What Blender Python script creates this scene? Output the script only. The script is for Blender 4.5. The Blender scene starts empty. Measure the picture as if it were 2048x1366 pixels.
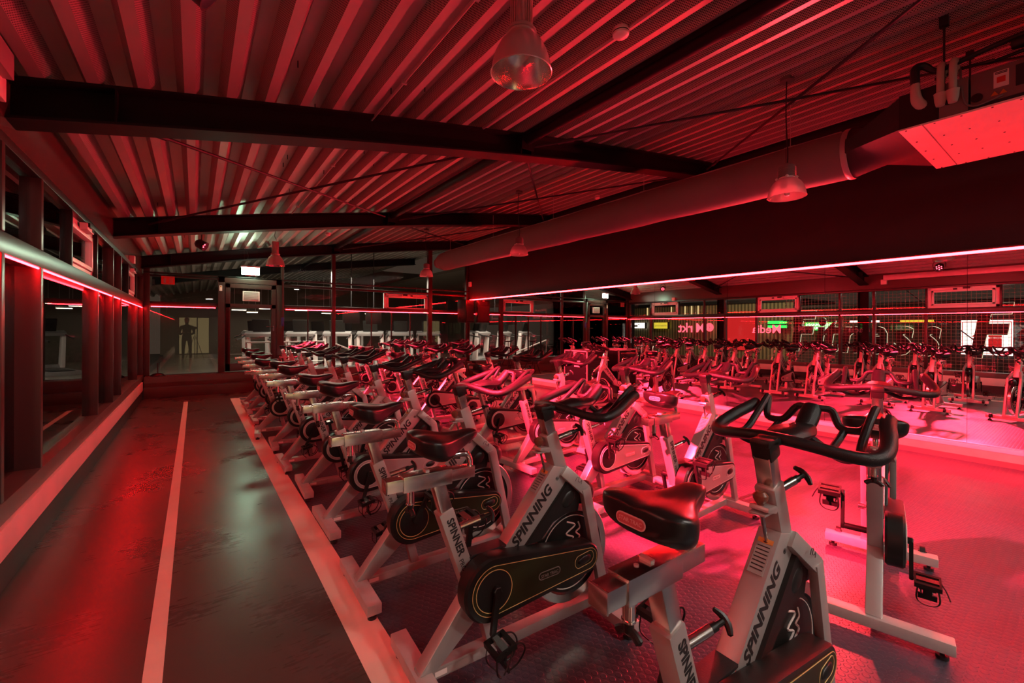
import bpy, bmesh, math, random
from mathutils import Vector, Matrix
random.seed(7)
R = math.radians
C = bpy.context.scene.collection
SC = bpy.context.scene

# ------------------------------------------------------------------ camera
TH, RO = R(36.25), 0.0034
cam_d = bpy.data.cameras.new('camera'); cam = bpy.data.objects.new('camera', cam_d); C.objects.link(cam)
_f = Vector((math.sin(TH), math.cos(TH), 0)); _r0 = Vector((math.cos(TH), -math.sin(TH), 0)); _u0 = Vector((0, 0, 1))
_r = _r0*math.cos(RO) + _u0*math.sin(RO); _u = -_r0*math.sin(RO) + _u0*math.cos(RO)
_m = Matrix((( _r.x, _u.x, -_f.x, 0), (_r.y, _u.y, -_f.y, 0), (_r.z, _u.z, -_f.z, 1.4), (0, 0, 0, 1)))
cam.matrix_world = _m
cam_d.sensor_width = 36.0; cam_d.lens = 865.0/2048*36; cam_d.shift_y = -26.0/2048; cam_d.clip_start = 0.02; cam_d.clip_end = 200
SC.camera = cam

# ------------------------------------------------------------------ world and exposure
w = bpy.data.worlds.new('night'); SC.world = w; w.use_nodes = True
w.node_tree.nodes['Background'].inputs[0].default_value = (0.9, 0.62, 0.45, 1)
w.node_tree.nodes['Background'].inputs[1].default_value = 0.05
SC.view_settings.view_transform = 'Standard'; SC.view_settings.look = 'None'
SC.view_settings.gamma = 1.0; SC.view_settings.exposure = 0.12; SC.view_settings.use_curve_mapping = False
SC.cycles.use_denoising = True
SC.cycles.max_bounces = 10; SC.cycles.glossy_bounces = 6; SC.cycles.diffuse_bounces = 4
SC.cycles.transparent_max_bounces = 24; SC.cycles.transmission_bounces = 8
SC.cycles.sample_clamp_indirect = 20.0; SC.cycles.caustics_reflective = True; SC.cycles.caustics_refractive = False

RED = (1.0, 0.022, 0.058)
def lamp(name, typ, loc, power, color, parent=None, target=None, **kw):
    d = bpy.data.lights.new(name, typ); d.energy = power; d.color = color
    for k, v in kw.items(): setattr(d, k, v)
    o = bpy.data.objects.new(name, d); C.objects.link(o); o.location = loc
    if target is not None:
        o.rotation_euler = (Vector(target)-Vector(loc)).to_track_quat('-Z', 'Y').to_euler()
    if parent: o.parent = parent
    return o

# ------------------------------------------------------------------ materials
M = {}
def mat(name, col=(.5,.5,.5), rough=.5, metal=0., spec=.5, noise=0., nscale=8., bump=0., bscale=60., emis=None, es=1., rvar=0.):
    m = bpy.data.materials.new(name); m.use_nodes = True; nt = m.node_tree; N = nt.nodes; L = nt.links
    b = N['Principled BSDF']
    b.inputs['Base Color'].default_value = (*col, 1); b.inputs['Roughness'].default_value = rough
    b.inputs['Metallic'].default_value = metal; b.inputs['Specular IOR Level'].default_value = spec
    tc = N.new('ShaderNodeTexCoord')
    if noise > 0 or rvar > 0:
        n = N.new('ShaderNodeTexNoise'); n.inputs['Scale'].default_value = nscale; n.inputs['Detail'].default_value = 5
        L.new(tc.outputs['Object'], n.inputs['Vector'])
        if noise > 0:
            mx = N.new('ShaderNodeMix'); mx.data_type = 'RGBA'; mx.inputs[0].default_value = 0
            mx.inputs[6].default_value = (*[c*(1-noise) for c in col], 1); mx.inputs[7].default_value = (*[min(1, c*(1+noise)) for c in col], 1)
            L.new(n.outputs['Fac'], mx.inputs[0]); L.new(mx.outputs[2], b.inputs['Base Color'])
        if rvar > 0:
            mr = N.new('ShaderNodeMapRange'); mr.inputs[3].default_value = max(.02, rough-rvar); mr.inputs[4].default_value = min(1, rough+rvar)
            L.new(n.outputs['Fac'], mr.inputs[0]); L.new(mr.outputs[0], b.inputs['Roughness'])
    if bump > 0:
        n2 = N.new('ShaderNodeTexNoise'); n2.inputs['Scale'].default_value = bscale; n2.inputs['Detail'].default_value = 4
        L.new(tc.outputs['Object'], n2.inputs['Vector'])
        bp = N.new('ShaderNodeBump'); bp.inputs['Strength'].default_value = bump; bp.inputs['Distance'].default_value = .01
        L.new(n2.outputs['Fac'], bp.inputs['Height']); L.new(bp.outputs[0], b.inputs['Normal'])
    if emis:
        b.inputs['Emission Color'].default_value = (*emis, 1); b.inputs['Emission Strength'].default_value = es
    M[name] = m; return m

mat('silver_paint', (.42,.40,.38), .40, .55, noise=.10, nscale=14)
mat('steel', (.64,.61,.56), .22, 1., noise=.05, nscale=5, rvar=.03)
mat('chrome', (.75,.72,.66), .12, 1.)
mat('black_plastic', (.010,.010,.009), .36, 0, spec=.32, bump=.05, bscale=300)
mat('black_rubber', (.012,.012,.012), .42, 0, bump=.12, bscale=400)
mat('saddle_vinyl', (.008,.008,.008), .34, 0, spec=.38, bump=.03, bscale=250)
mat('grip_foam', (.008,.008,.008), .36, 0, spec=.30, bump=.25, bscale=500)
mat('olive_panel', (.022,.022,.009), .32, .1, spec=.3, noise=.2)
mat('silver_panel', (.46,.43,.40), .33, .6, noise=.08)
mat('gold_line', (.55,.40,.16), .5)
mat('white_line', (.6,.56,.52), .5)
mat('letter_black', (.010,.010,.010), .5)
mat('badge_red', (.42,.10,.11), .4)
mat('badge_pink', (.62,.42,.42), .4)
mat('scratch_grey', (.20,.19,.17), .5, noise=.5, nscale=60)
mat('knob_brown', (.16,.05,.03), .25)
mat('label_grey', (.30,.28,.26), .6)
mat('label_orange', (.55,.22,.04), .6)
mat('stab_paint', (.48,.45,.43), .45, .3, noise=.15, nscale=20)
mat('dark_steel', (.022,.022,.026), .55, .3)
mat('beam_paint', (.007,.006,.008), .5, 0, spec=.18)
mat('frame_paint', (.016,.011,.010), .30, .1)
mat('post_paint', (.050,.028,.025), .30, .1)
mat('fascia', (.075,.045,.038), .22, 0)
mat('sill_paint', (.09,.065,.055), .35)
mat('wall_dark', (.026,.010,.012), .75, 0, bump=.06, bscale=120, noise=.15, nscale=4)
mat('white_trim', (.66,.58,.54), .45, 0, noise=.12, nscale=3)
mat('white_plastic', (.72,.70,.68), .4)
mat('wood_face', (.55,.34,.22), .45, 0, noise=.2, nscale=6)
mat('platform_wood', (.085,.042,.034), .32, 0, noise=.2, nscale=5)
mat('black_base', (.016,.016,.016), .5)
mat('stripe_paint', (.74,.62,.50), .5, 0, noise=.07, nscale=10)
mat('duct_cloth', (.17,.15,.14), .8, 0, noise=.08, nscale=3)
mat('duct_black', (.02,.014,.014), .75)
mat('galv', (.42,.40,.38), .45, .5, noise=.15, nscale=10)
mat('ac_board', (.72,.66,.60), .55, 0, noise=.12, nscale=4)
mat('ac_grey', (.16,.14,.13), .5, .2)
mat('insulation', (.50,.44,.36), .8)
mat('flight_case', (.006,.005,.006), .6, 0, spec=.12)
mat('alu', (.62,.60,.58), .3, .9)
mat('aisle_light', (.3,.3,.3))
mat('asphalt', (.05,.05,.048), .6, noise=.2)
mat('cloth_dark', (.012,.012,.014), .9)
mat('skin', (.45,.28,.2), .5)
mat('hair', (.02,.014,.01), .6)
mat('gym_floor', (.30,.27,.22), .18, noise=.15, nscale=3)
mat('gym_wall', (.10,.085,.065), .7)
mat('treadmill_grey', (.30,.30,.30), .4, .3)
mat('signal_red', (.55,.03,.02), .5)
mat('blue_plastic', (.02,.05,.25), .4)
mat('paper_white', (.75,.72,.68), .6)
mat('net_cord', (.62,.60,.50), .7)

def emit(name, col, s):
    m = bpy.data.materials.new(name); m.use_nodes = True; nt = m.node_tree
    for n in list(nt.nodes): nt.nodes.remove(n)
    e = nt.nodes.new('ShaderNodeEmission'); o = nt.nodes.new('ShaderNodeOutputMaterial')
    e.inputs[0].default_value = (*col, 1); e.inputs[1].default_value = s
    nt.links.new(e.outputs[0], o.inputs[0]); M[name] = m; return m
emit('led_strip', (1, .007, .011), 100.)
emit('led_mirror', (1, .0045, .0060), 160.)
emit('led_dot', (1, .05, .08), 14.)
emit('exit_light', (.62, 1.0, .66), 60.)
emit('lightbox_white', (1, .93, .82), 2.6)
emit('lightbox_yellow', (1, .78, .06), 1.1)
emit('lightbox_green', (.06, 1, .14), 1.6)
emit('lightbox_red', (1, .03, .03), .8)
emit('neon_red', (1, .06, .09), 5.)
emit('neon_cream', (1, .92, .60), 1.5)
emit('warm_window', (1, .72, .32), 1.2)
emit('gym_lamp', (1, .86, .62), 9.)
emit('rear_lamp', (1, .86, .72), 15.)
emit('sign_blue', (.03, .08, 1), 1.6)
emit('green_dot', (.5, 1, .1), 4.)

def glass(name, ior=1.5, tint=(1,1,1), boost=1.0, rough=0.):
    m = bpy.data.materials.new(name); m.use_nodes = True; nt = m.node_tree
    for n in list(nt.nodes): nt.nodes.remove(n)
    N = nt.nodes; L = nt.links
    t = N.new('ShaderNodeBsdfTransparent'); t.inputs[0].default_value = (*tint, 1)
    g = N.new('ShaderNodeBsdfGlossy'); g.inputs['Roughness'].default_value = rough
    f = N.new('ShaderNodeFresnel'); f.inputs[0].default_value = ior
    mu = N.new('ShaderNodeMath'); mu.operation = 'MULTIPLY'; mu.inputs[1].default_value = boost; mu.use_clamp = True
    mx = N.new('ShaderNodeMixShader'); o = N.new('ShaderNodeOutputMaterial')
    L.new(f.outputs[0], mu.inputs[0]); L.new(mu.outputs[0], mx.inputs[0]); L.new(t.outputs[0], mx.inputs[1]); L.new(g.outputs[0], mx.inputs[2]); L.new(mx.outputs[0], o.inputs[0])
    M[name] = m; return m
glass('window_glass', 1.5, (.93,.93,.92), 1.15)
glass('lamp_glass', 1.5, (.80,.78,.76), 1.6, .12)
def frosty():
    nt = M['lamp_glass'].node_tree; N = nt.nodes; L = nt.links; out = [n for n in N if n.type == 'OUTPUT_MATERIAL'][0]; src = out.inputs[0].links[0].from_socket
    d = N.new('ShaderNodeBsdfTranslucent'); d.inputs[0].default_value = (.85,.80,.78,1); e = N.new('ShaderNodeBsdfDiffuse'); e.inputs[0].default_value = (.85,.80,.78,1)
    a = N.new('ShaderNodeMixShader'); a.inputs[0].default_value = .5; L.new(d.outputs[0], a.inputs[1]); L.new(e.outputs[0], a.inputs[2])
    m2 = N.new('ShaderNodeMixShader'); m2.inputs[0].default_value = .33; L.new(src, m2.inputs[1]); L.new(a.outputs[0], m2.inputs[2]); L.new(m2.outputs[0], out.inputs[0])
frosty()
m = mat('mirror', (.80,.78,.78), .0, 1.)

# studded rubber floor: coin studs in a hexagonal grid
def studs():
    m = mat('studded_rubber', (.085,.085,.105), .30); nt = m.node_tree; N = nt.nodes; L = nt.links; b = N['Principled BSDF']
    tc = N.new('ShaderNodeTexCoord')
    def grid(off):
        mp = N.new('ShaderNodeMapping'); mp.inputs['Scale'].default_value = (1/.036, 1/.0624, 1); mp.inputs['Location'].default_value = (*off, 0)
        L.new(tc.outputs['Object'], mp.inputs[0])
        fr = N.new('ShaderNodeVectorMath'); fr.operation = 'FRACTION'; L.new(mp.outputs[0], fr.inputs[0])
        sb = N.new('ShaderNodeVectorMath'); sb.operation = 'SUBTRACT'; sb.inputs[1].default_value = (.5, .5, 0); L.new(fr.outputs[0], sb.inputs[0])
        sc = N.new('ShaderNodeVectorMath'); sc.operation = 'MULTIPLY'; sc.inputs[1].default_value = (.036, .0624, 0); L.new(sb.outputs[0], sc.inputs[0])
        ln = N.new('ShaderNodeVectorMath'); ln.operation = 'LENGTH'; L.new(sc.outputs[0], ln.inputs[0])
        return ln.outputs['Value']
    a = grid((0, 0)); c = grid((.5, .5))
    mn = N.new('ShaderNodeMath'); mn.operation = 'MINIMUM'; L.new(a, mn.inputs[0]); L.new(c, mn.inputs[1])
    mr = N.new('ShaderNodeMapRange'); mr.interpolation_type = 'SMOOTHSTEP'
    mr.inputs[1].default_value = .0145; mr.inputs[2].default_value = .0115; mr.inputs[3].default_value = 0; mr.inputs[4].default_value = 1
    L.new(mn.outputs[0], mr.inputs[0])
    bp = N.new('ShaderNodeBump'); bp.inputs['Strength'].default_value = .8; bp.inputs['Distance'].default_value = .0016
    L.new(mr.outputs[0], bp.inputs['Height']); L.new(bp.outputs[0], b.inputs['Normal'])
    n = N.new('ShaderNodeTexNoise'); n.inputs['Scale'].default_value = 2.2; n.inputs['Detail'].default_value = 6; L.new(tc.outputs['Object'], n.inputs['Vector'])
    r = N.new('ShaderNodeMapRange'); r.inputs[3].default_value = .22; r.inputs[4].default_value = .48; L.new(n.outputs['Fac'], r.inputs[0]); L.new(r.outputs[0], b.inputs['Roughness'])
    mx = N.new('ShaderNodeMix'); mx.data_type = 'RGBA'; mx.inputs[6].default_value = (.030,.034,.052,1); mx.inputs[7].default_value = (.055,.056,.075,1)
    L.new(n.outputs['Fac'], mx.inputs[0]); L.new(mx.outputs[2], b.inputs['Base Color'])
studs()

# smooth vinyl of the aisle: scuffed, glossy
def vinyl():
    m = mat('aisle_vinyl', (.085,.075,.062), .25); nt = m.node_tree; N = nt.nodes; L = nt.links; b = N['Principled BSDF']
    tc = N.new('ShaderNodeTexCoord')
    n = N.new('ShaderNodeTexNoise'); n.inputs['Scale'].default_value = 1.6; n.inputs['Detail'].default_value = 8; L.new(tc.outputs['Object'], n.inputs['Vector'])
    mp = N.new('ShaderNodeMapping'); mp.inputs['Scale'].default_value = (9, 70, 1); mp.inputs['Rotation'].default_value = (0, 0, .5); L.new(tc.outputs['Object'], mp.inputs[0])
    n2 = N.new('ShaderNodeTexNoise'); n2.inputs['Scale'].default_value = 1.; n2.inputs['Detail'].default_value = 3; L.new(mp.outputs[0], n2.inputs['Vector'])
    ad = N.new('ShaderNodeMath'); ad.operation = 'MULTIPLY_ADD'; ad.inputs[1].default_value = .35; L.new(n2.outputs['Fac'], ad.inputs[0]); L.new(n.outputs['Fac'], ad.inputs[2])
    r = N.new('ShaderNodeMapRange'); r.inputs[1].default_value = .4; r.inputs[2].default_value = .95; r.inputs[3].default_value = .24; r.inputs[4].default_value = .34; L.new(ad.outputs[0], r.inputs[0]); L.new(r.outputs[0], b.inputs['Roughness'])
    mx = N.new('ShaderNodeMix'); mx.data_type = 'RGBA'; mx.inputs[6].default_value = (.055,.045,.037,1); mx.inputs[7].default_value = (.080,.066,.054,1)
    L.new(n.outputs['Fac'], mx.inputs[0]); L.new(mx.outputs[2], b.inputs['Base Color'])
    bp = N.new('ShaderNodeBump'); bp.inputs['Strength'].default_value = .05; bp.inputs['Distance'].default_value = .002; L.new(n2.outputs['Fac'], bp.inputs['Height']); L.new(bp.outputs[0], b.inputs['Normal'])
vinyl()

# perforated web of the roof deck
def perf():
    mat('deck_plain', (.42,.40,.37), .42, .35, noise=.06, nscale=3)
    m = mat('deck_perforated', (.40,.38,.35), .45, .3); nt = m.node_tree; N = nt.nodes; L = nt.links; b = N['Principled BSDF']
    tc = N.new('ShaderNodeTexCoord'); sx = N.new('ShaderNodeSeparateXYZ'); L.new(tc.outputs['Object'], sx.inputs[0])
    ad = N.new('ShaderNodeMath'); ad.operation = 'MULTIPLY'; ad.inputs[1].default_value = 1.12; L.new(sx.outputs['Z'], ad.inputs[0])
    cb = N.new('ShaderNodeCombineXYZ'); L.new(ad.outputs[0], cb.inputs[0]); L.new(sx.outputs['Y'], cb.inputs[1])
    def grid(off):
        mp = N.new('ShaderNodeMapping'); mp.inputs['Scale'].default_value = (1/.018, 1/.018, 1); mp.inputs['Location'].default_value = (*off, 0)
        L.new(cb.outputs[0], mp.inputs[0])
        fr = N.new('ShaderNodeVectorMath'); fr.operation = 'FRACTION'; L.new(mp.outputs[0], fr.inputs[0])
        sb = N.new('ShaderNodeVectorMath'); sb.operation = 'SUBTRACT'; sb.inputs[1].default_value = (.5, .5, 0); L.new(fr.outputs[0], sb.inputs[0])
        ln = N.new('ShaderNodeVectorMath'); ln.operation = 'LENGTH'; L.new(sb.outputs[0], ln.inputs[0]); return ln.outputs['Value']
    a = grid((0, 0)); c = grid((.5, .5))
    mn = N.new('ShaderNodeMath'); mn.operation = 'MINIMUM'; L.new(a, mn.inputs[0]); L.new(c, mn.inputs[1])
    mr = N.new('ShaderNodeMapRange'); mr.inputs[1].default_value = .20; mr.inputs[2].default_value = .26; L.new(mn.outputs[0], mr.inputs[0])
    mx = N.new('ShaderNodeMix'); mx.data_type = 'RGBA'; mx.inputs[6].default_value = (.015,.013,.012,1); mx.inputs[7].default_value = (.40,.38,.35,1)
    L.new(mr.outputs[0], mx.inputs[0]); L.new(mx.outputs[2], b.inputs['Base Color'])
perf()

# corrugated facade outside
def facade():
    m = mat('facade', (.30,.26,.14), .6); nt = m.node_tree; N = nt.nodes; L = nt.links; b = N['Principled BSDF']
    tc = N.new('ShaderNodeTexCoord'); wv = N.new('ShaderNodeTexWave'); wv.bands_direction = 'Y'; wv.inputs['Scale'].default_value = 1.6; L.new(tc.outputs['Object'], wv.inputs[0])
    mx = N.new('ShaderNodeMix'); mx.data_type = 'RGBA'; mx.inputs[6].default_value = (.07,.06,.035,1); mx.inputs[7].default_value = (.34,.29,.16,1)
    L.new(wv.outputs['Fac'], mx.inputs[0]); L.new(mx.outputs[2], b.inputs['Base Color'])
facade()

# ------------------------------------------------------------------ mesh helpers
class MB:
    def __init__(s): s.v = []; s.f = []; s.m = []
    def add(s, vs, fs, mi=0):
        o = len(s.v); s.v += [tuple(p) for p in vs]
        for f in fs: s.f.append([i+o for i in f]); s.m.append(mi)
    def box(s, c, d, rot=None, mi=0, taper=None):
        hx, hy, hz = d[0]/2, d[1]/2, d[2]/2; P = []
        for z in (-1, 1):
            for y in (-1, 1):
                for x in (-1, 1):
                    k = 1 if not taper or z < 0 else taper
                    p = Vector((x*hx*k, y*hy*k, z*hz))
                    if rot is not None: p = rot @ p
                    P.append(p + Vector(c))
        s.add(P, [(0,2,3,1),(4,5,7,6),(0,1,5,4),(2,6,7,3),(0,4,6,2),(1,3,7,5)], mi)
    def b2(s, x0, x1, y0, y1, z0, z1, mi=0): s.box(((x0+x1)/2, (y0+y1)/2, (z0+z1)/2), (abs(x1-x0), abs(y1-y0), abs(z1-z0)), mi=mi)
    def bar(s, a, b, w, h, up=(0,0,1), mi=0):
        a = Vector(a); b = Vector(b); d = (b-a); L = d.length; d.normalize()
        u = Vector(up); sd = d.cross(u)
        if sd.length < 1e-4: sd = d.cross(Vector((1,0,0)))
        sd.normalize(); u = sd.cross(d)
        rot = Matrix((d, sd, u)).transposed(); s.box((a+b)/2, (L, w, h), rot, mi)
    def prism(s, poly, y0, y1, mi=0, inset=0.):
        # poly in (x,z), CCW seen from -y; bevelled by a smaller outer face
        n = len(poly); cx = sum(p[0] for p in poly)/n; cz = sum(p[1] for p in poly)/n
        def sh(p, k):
            d = math.hypot(p[0]-cx, p[1]-cz) or 1
            return (p[0]-(p[0]-cx)/d*k, p[1]-(p[1]-cz)/d*k)
        rings = [(y0, inset), (y0+inset, 0), (y1-inset, 0), (y1, inset)] if inset > 0 else [(y0, 0), (y1, 0)]
        V = []; F = []
        for y, k in rings: V += [(sh(p, k)[0], y, sh(p, k)[1]) for p in poly]
        for r in range(len(rings)-1):
            for i in range(n): j = (i+1) % n; F.append((r*n+i, r*n+j, (r+1)*n+j, (r+1)*n+i))
        F.append(tuple(range(n))[::-1]); F.append(tuple((len(rings)-1)*n+i for i in range(n)))
        s.add(V, F, mi)
    def tube(s, pts, r, seg=10, mi=0, caps=True, smooth=0, closed=False, flat=None):
        P = [Vector(p) for p in pts]
        rr = list(r) if isinstance(r, (list, tuple)) else [r]*len(P)
        if smooth:
            Q = []; q = []
            n = len(P)
            for i in range(n-1 if not closed else n):
                p0 = P[(i-1) % n] if (closed or i > 0) else P[0]; p1 = P[i]; p2 = P[(i+1) % n]; p3 = P[(i+2) % n] if (closed or i+2 < n) else P[-1]
                for k in range(smooth):
                    t = k/smooth
                    Q.append(.5*((2*p1)+(-p0+p2)*t+(2*p0-5*p1+4*p2-p3)*t*t+(-p0+3*p1-3*p2+p3)*t**3)); q.append(rr[i]*(1-t)+rr[(i+1) % n]*t)
            if not closed: Q.append(P[-1]); q.append(rr[-1])
            P, rr = Q, q
        n = len(P); V = []; F = []; ref = None
        for i in range(n):
            a = P[(i-1) % n] if (closed or i > 0) else P[i]; b = P[(i+1) % n] if (closed or i < n-1) else P[i]
            t = (b-a).normalized()
            if ref is None:
                ref = t.cross(Vector((0,0,1)))
                if ref.length < 1e-3: ref = t.cross(Vector((1,0,0)))
            ref = (ref - t*ref.dot(t)).normalized(); bi = t.cross(ref)
            for k in range(seg):
                an = 2*math.pi*k/seg; fz = flat if flat else 1.
                V.append(P[i] + ref*(rr[i]*math.cos(an)) + bi*(rr[i]*math.sin(an)*fz))
        for i in range(n if closed else n-1):
            for k in range(seg):
                j = (i+1) % n; F.append((i*seg+k, i*seg+(k+1) % seg, j*seg+(k+1) % seg, j*seg+k))
        if caps and not closed:
            V.append(P[0]-(P[1]-P[0]).normalized()*rr[0]*.5); V.append(P[-1]+(P[-1]-P[-2]).normalized()*rr[-1]*.5)
            for k in range(seg): F.append((len(V)-2, (k+1) % seg, k)); F.append((len(V)-1, (n-1)*seg+k, (n-1)*seg+(k+1) % seg))
        s.add(V, F, mi)
    def cyl(s, a, b, r, seg=20, mi=0, r2=None):
        a = Vector(a); b = Vector(b); t = (b-a).normalized(); ref = t.cross(Vector((0,0,1)))
        if ref.length < 1e-3: ref = t.cross(Vector((1,0,0)))
        ref.normalize(); bi = t.cross(ref); r2 = r if r2 is None else r2; V = []
        for P, q in ((a, r), (b, r2)):
            for k in range(seg): an = 2*math.pi*k/seg; V.append(P+ref*q*math.cos(an)+bi*q*math.sin(an))
        F = [(k, (k+1) % seg, seg+(k+1) % seg, seg+k) for k in range(seg)] + [tuple(range(seg))[::-1], tuple(range(seg, 2*seg))]
        s.add(V, F, mi)
    def lathe(s, prof, c=(0,0,0), seg=32, mi=0, axis='z', mis=None):
        V = []; F = []; n = len(prof)
        for r, h in prof:
            for k in range(seg):
                an = 2*math.pi*k/seg
                p = (r*math.cos(an), r*math.sin(an), h) if axis == 'z' else (r*math.cos(an), h, r*math.sin(an))
                V.append((p[0]+c[0], p[1]+c[1], p[2]+c[2]))
        o = len(s.v); s.v += V
        for i in range(n-1):
            for k in range(seg):
                s.f.append([o+i*seg+k, o+i*seg+(k+1) % seg, o+(i+1)*seg+(k+1) % seg, o+(i+1)*seg+k]); s.m.append(mis[i] if mis else mi)
    def ell(s, c, r, seg=20, rings=12, mi=0, rot=None):
        V = []; F = []
        for i in range(rings+1):
            ph = math.pi*i/rings
            for k in range(seg):
                an = 2*math.pi*k/seg; p = Vector((r[0]*math.sin(ph)*math.cos(an), r[1]*math.sin(ph)*math.sin(an), r[2]*math.cos(ph)))
                if rot is not None: p = rot @ p
                V.append(p+Vector(c))
        for i in range(rings):
            for k in range(seg): F.append((i*seg+k, i*seg+(k+1) % seg, (i+1)*seg+(k+1) % seg, (i+1)*seg+k))
        s.add(V, F, mi)
    def build(s, name, mats, parent=None, smooth=True, bevel=0., ang=35):
        me = bpy.data.meshes.new(name); me.from_pydata(s.v, [], s.f)
        if not isinstance(mats, (list, tuple)): mats = [mats]
        for mm in mats: me.materials.append(M[mm])
        me.polygons.foreach_set('material_index', s.m)
        bm = bmesh.new(); bm.from_mesh(me); bmesh.ops.remove_doubles(bm, verts=bm.verts, dist=1e-6)
        if bevel > 0:
            bm.normal_update()
            es = [e for e in bm.edges if len(e.link_faces) == 2 and e.calc_face_angle(0) > R(40)]
            bmesh.ops.bevel(bm, geom=es, offset=bevel, segments=2, affect='EDGES', clamp_overlap=True, profile=.6)
        bmesh.ops.recalc_face_normals(bm, faces=bm.faces); bm.to_mesh(me); bm.free()
        if smooth:
            me.polygons.foreach_set('use_smooth', [True]*len(me.polygons)); me.set_sharp_from_angle(angle=R(ang))
        o = bpy.data.objects.new(name, me); C.objects.link(o)
        if parent: o.parent = parent
        return o

def tag(o, label=None, cat=None, group=None, kind=None):
    if label: o['label'] = label
    if cat: o['category'] = cat
    if group: o['group'] = group
    if kind: o['kind'] = kind
    return o
def struct(o): o['kind'] = 'structure'; return o
def thing(name, label, cat, loc=(0,0,0), rotz=0., group=None):
    o = bpy.data.objects.new(name, None); C.objects.link(o); o.location = loc; o.rotation_euler = (0, 0, rotz); o.empty_display_size = .1
    return tag(o, label, cat, group)
def children(o): return [c for c in bpy.data.objects if c.parent == o]
def text_mesh(body, size, offset=.0, shear=0., extrude=.0004, align='LEFT', outline=0.):
    cu = bpy.data.curves.new('lettering', 'FONT'); cu.body = body; cu.size = size; cu.offset = offset*size; cu.shear = shear; cu.extrude = extrude; cu.align_x = align
    cu.resolution_u = 3
    if outline: cu.fill_mode = 'NONE'; cu.bevel_depth = outline; cu.bevel_resolution = 1; cu.extrude = 0
    o = bpy.data.objects.new('lettering', cu); C.objects.link(o); bpy.context.view_layer.update()
    me = bpy.data.meshes.new_from_object(o.evaluated_get(bpy.context.evaluated_depsgraph_get())); bpy.data.objects.remove(o); return me
def place_text(me, name, matname, mw, parent=None):
    me = me.copy(); me.materials.clear(); me.materials.append(M[matname]); me.transform(mw)
    o = bpy.data.objects.new(name, me); C.objects.link(o)
    if parent: o.parent = parent
    return o
def frame_mat(origin, xdir, ydir):
    x = Vector(xdir).normalized(); y = Vector(ydir); y = (y-x*y.dot(x)).normalized(); z = x.cross(y)
    return Matrix(((x.x, y.x, z.x, origin[0]), (x.y, y.y, z.y, origin[1]), (x.z, y.z, z.z, origin[2]), (0,0,0,1)))

# ------------------------------------------------------------------ room shell
XL, XM, YB = -0.84, 6.70, 11.45
YR = -5.0
def zb(x): return 2.735+.19*x-.0048*x*x
def zt(x): return zb(x)+.24
# floors
b = MB(); b.b2(.70, XM+.3, YR, 10.13, -.06, 0); struct(b.build('floor', 'studded_rubber'))
b = MB(); b.b2(-1.2, .70, YR, YB, -.06, 0); b.b2(.70, XM+.3, 10.13, YB+.1, -.06, 0); struct(b.build('floor.001', 'aisle_vinyl'))
b = MB(); b.b2(.565, .715, YR, 10.16, 0, .0015); b.b2(.715, 6.2, 10.13, 10.18, 0, .0015); tag(b.build('floor_stripe', 'stripe_paint'), 'wide pale painted stripe along the studded rubber floor beside the first row of bikes', 'floor marking')
b = MB(); b.b2(-.165, -.10, YR, 10.22, 0, .0015); tag(b.build('floor_stripe', 'stripe_paint'), 'narrow pale painted line down the middle of the glossy aisle', 'floor marking')
# left wall base: dark toe kick, pale band, sill
b = MB(); b.b2(-1.0, -.815, YR, 11.0, 0, .17); struct(b.build('wall_left', 'black_base'))
b = MB(); b.b2(-1.0, -.81, YR, 11.0, .17, .335); struct(b.build('baseboard_left', 'white_trim', bevel=.003))
b = MB(); b.b2(-1.12, -.83, YR, YB, .335, .45); struct(b.build('trim_1', 'sill_paint', bevel=.004))
# left wall frame: transom, top rail, fascia
b = MB(); b.b2(-1.0, -.84, YR, YB, 1.80, 1.92); struct(b.build('trim_2', 'frame_paint', bevel=.004))
b = MB(); b.b2(-1.0, -.84, YR, YB, 2.40, 2.46); struct(b.build('trim_3', 'frame_paint', bevel=.004))
b = MB(); b.b2(-1.0, -.86, YR, YB, 2.46, 3.05); struct(b.build('wall_left.001', 'fascia'))
b = MB(); b.b2(-.86, -.845, YR, YB, 1.845, 1.875); struct(b.build('trim_4', 'galv', bevel=.002))
# mullions and deep jambs
PW = 3.92
mull = []
for k in range(-2, 4):
    y0 = 3.51+PW*(k-1)
    for yy, wd in ((0, .05), (.74, .05)): mull.append((y0+yy, wd, .335, 2.46))
i = 0
for yy, wd, z0, z1 in mull:
    if yy > YB-.1 or yy < YR: continue
    deep = abs((yy-3.51-.74) % PW) < .01 or abs((yy-3.51-.74) % PW - PW) < .01
    b = MB(); b.b2(-.985 if deep else -.915, -.835, yy-wd/2, yy+wd/2, .45, 1.80); b.b2(-.915, -.835, yy-wd/2, yy+wd/2, 1.92, 2.40); struct(b.build('trim_%d' % (10+i), 'post_paint', bevel=.003)); i += 1
for k in range(-2, 3):
    y0 = 3.51+PW*(k-1)
    for yy in (1.72, 2.92):
        y = y0+yy
        if y > YB-.1: continue
        b = MB(); b.b2(-.91, -.85, y-.02, y+.02, 1.92, 2.40); struct(b.build('trim_%d' % (30+i), 'frame_paint', bevel=.002)); i += 1
    y = y0+2.93
    if y < YB-.1:
        b = MB(); b.b2(-.945, -.845, y-.025, y+.025, .45, 1.80); struct(b.build('trim_%d' % (50+i), 'post_paint', bevel=.002)); i += 1
# roof columns outside the glass
for k, y in enumerate((-4.1, -.12, 3.80, 7.72, 11.6)):
    b = MB(); b.b2(-1.34, -1.10, y-.12, y-.105, -.1, 2.9); b.b2(-1.34, -1.10, y+.105, y+.12, -.1, 2.9); b.b2(-1.23, -1.215, y-.11, y+.11, -.1, 2.9)
    struct(b.build('trim_%d' % (70+k), 'beam_paint'))
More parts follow.
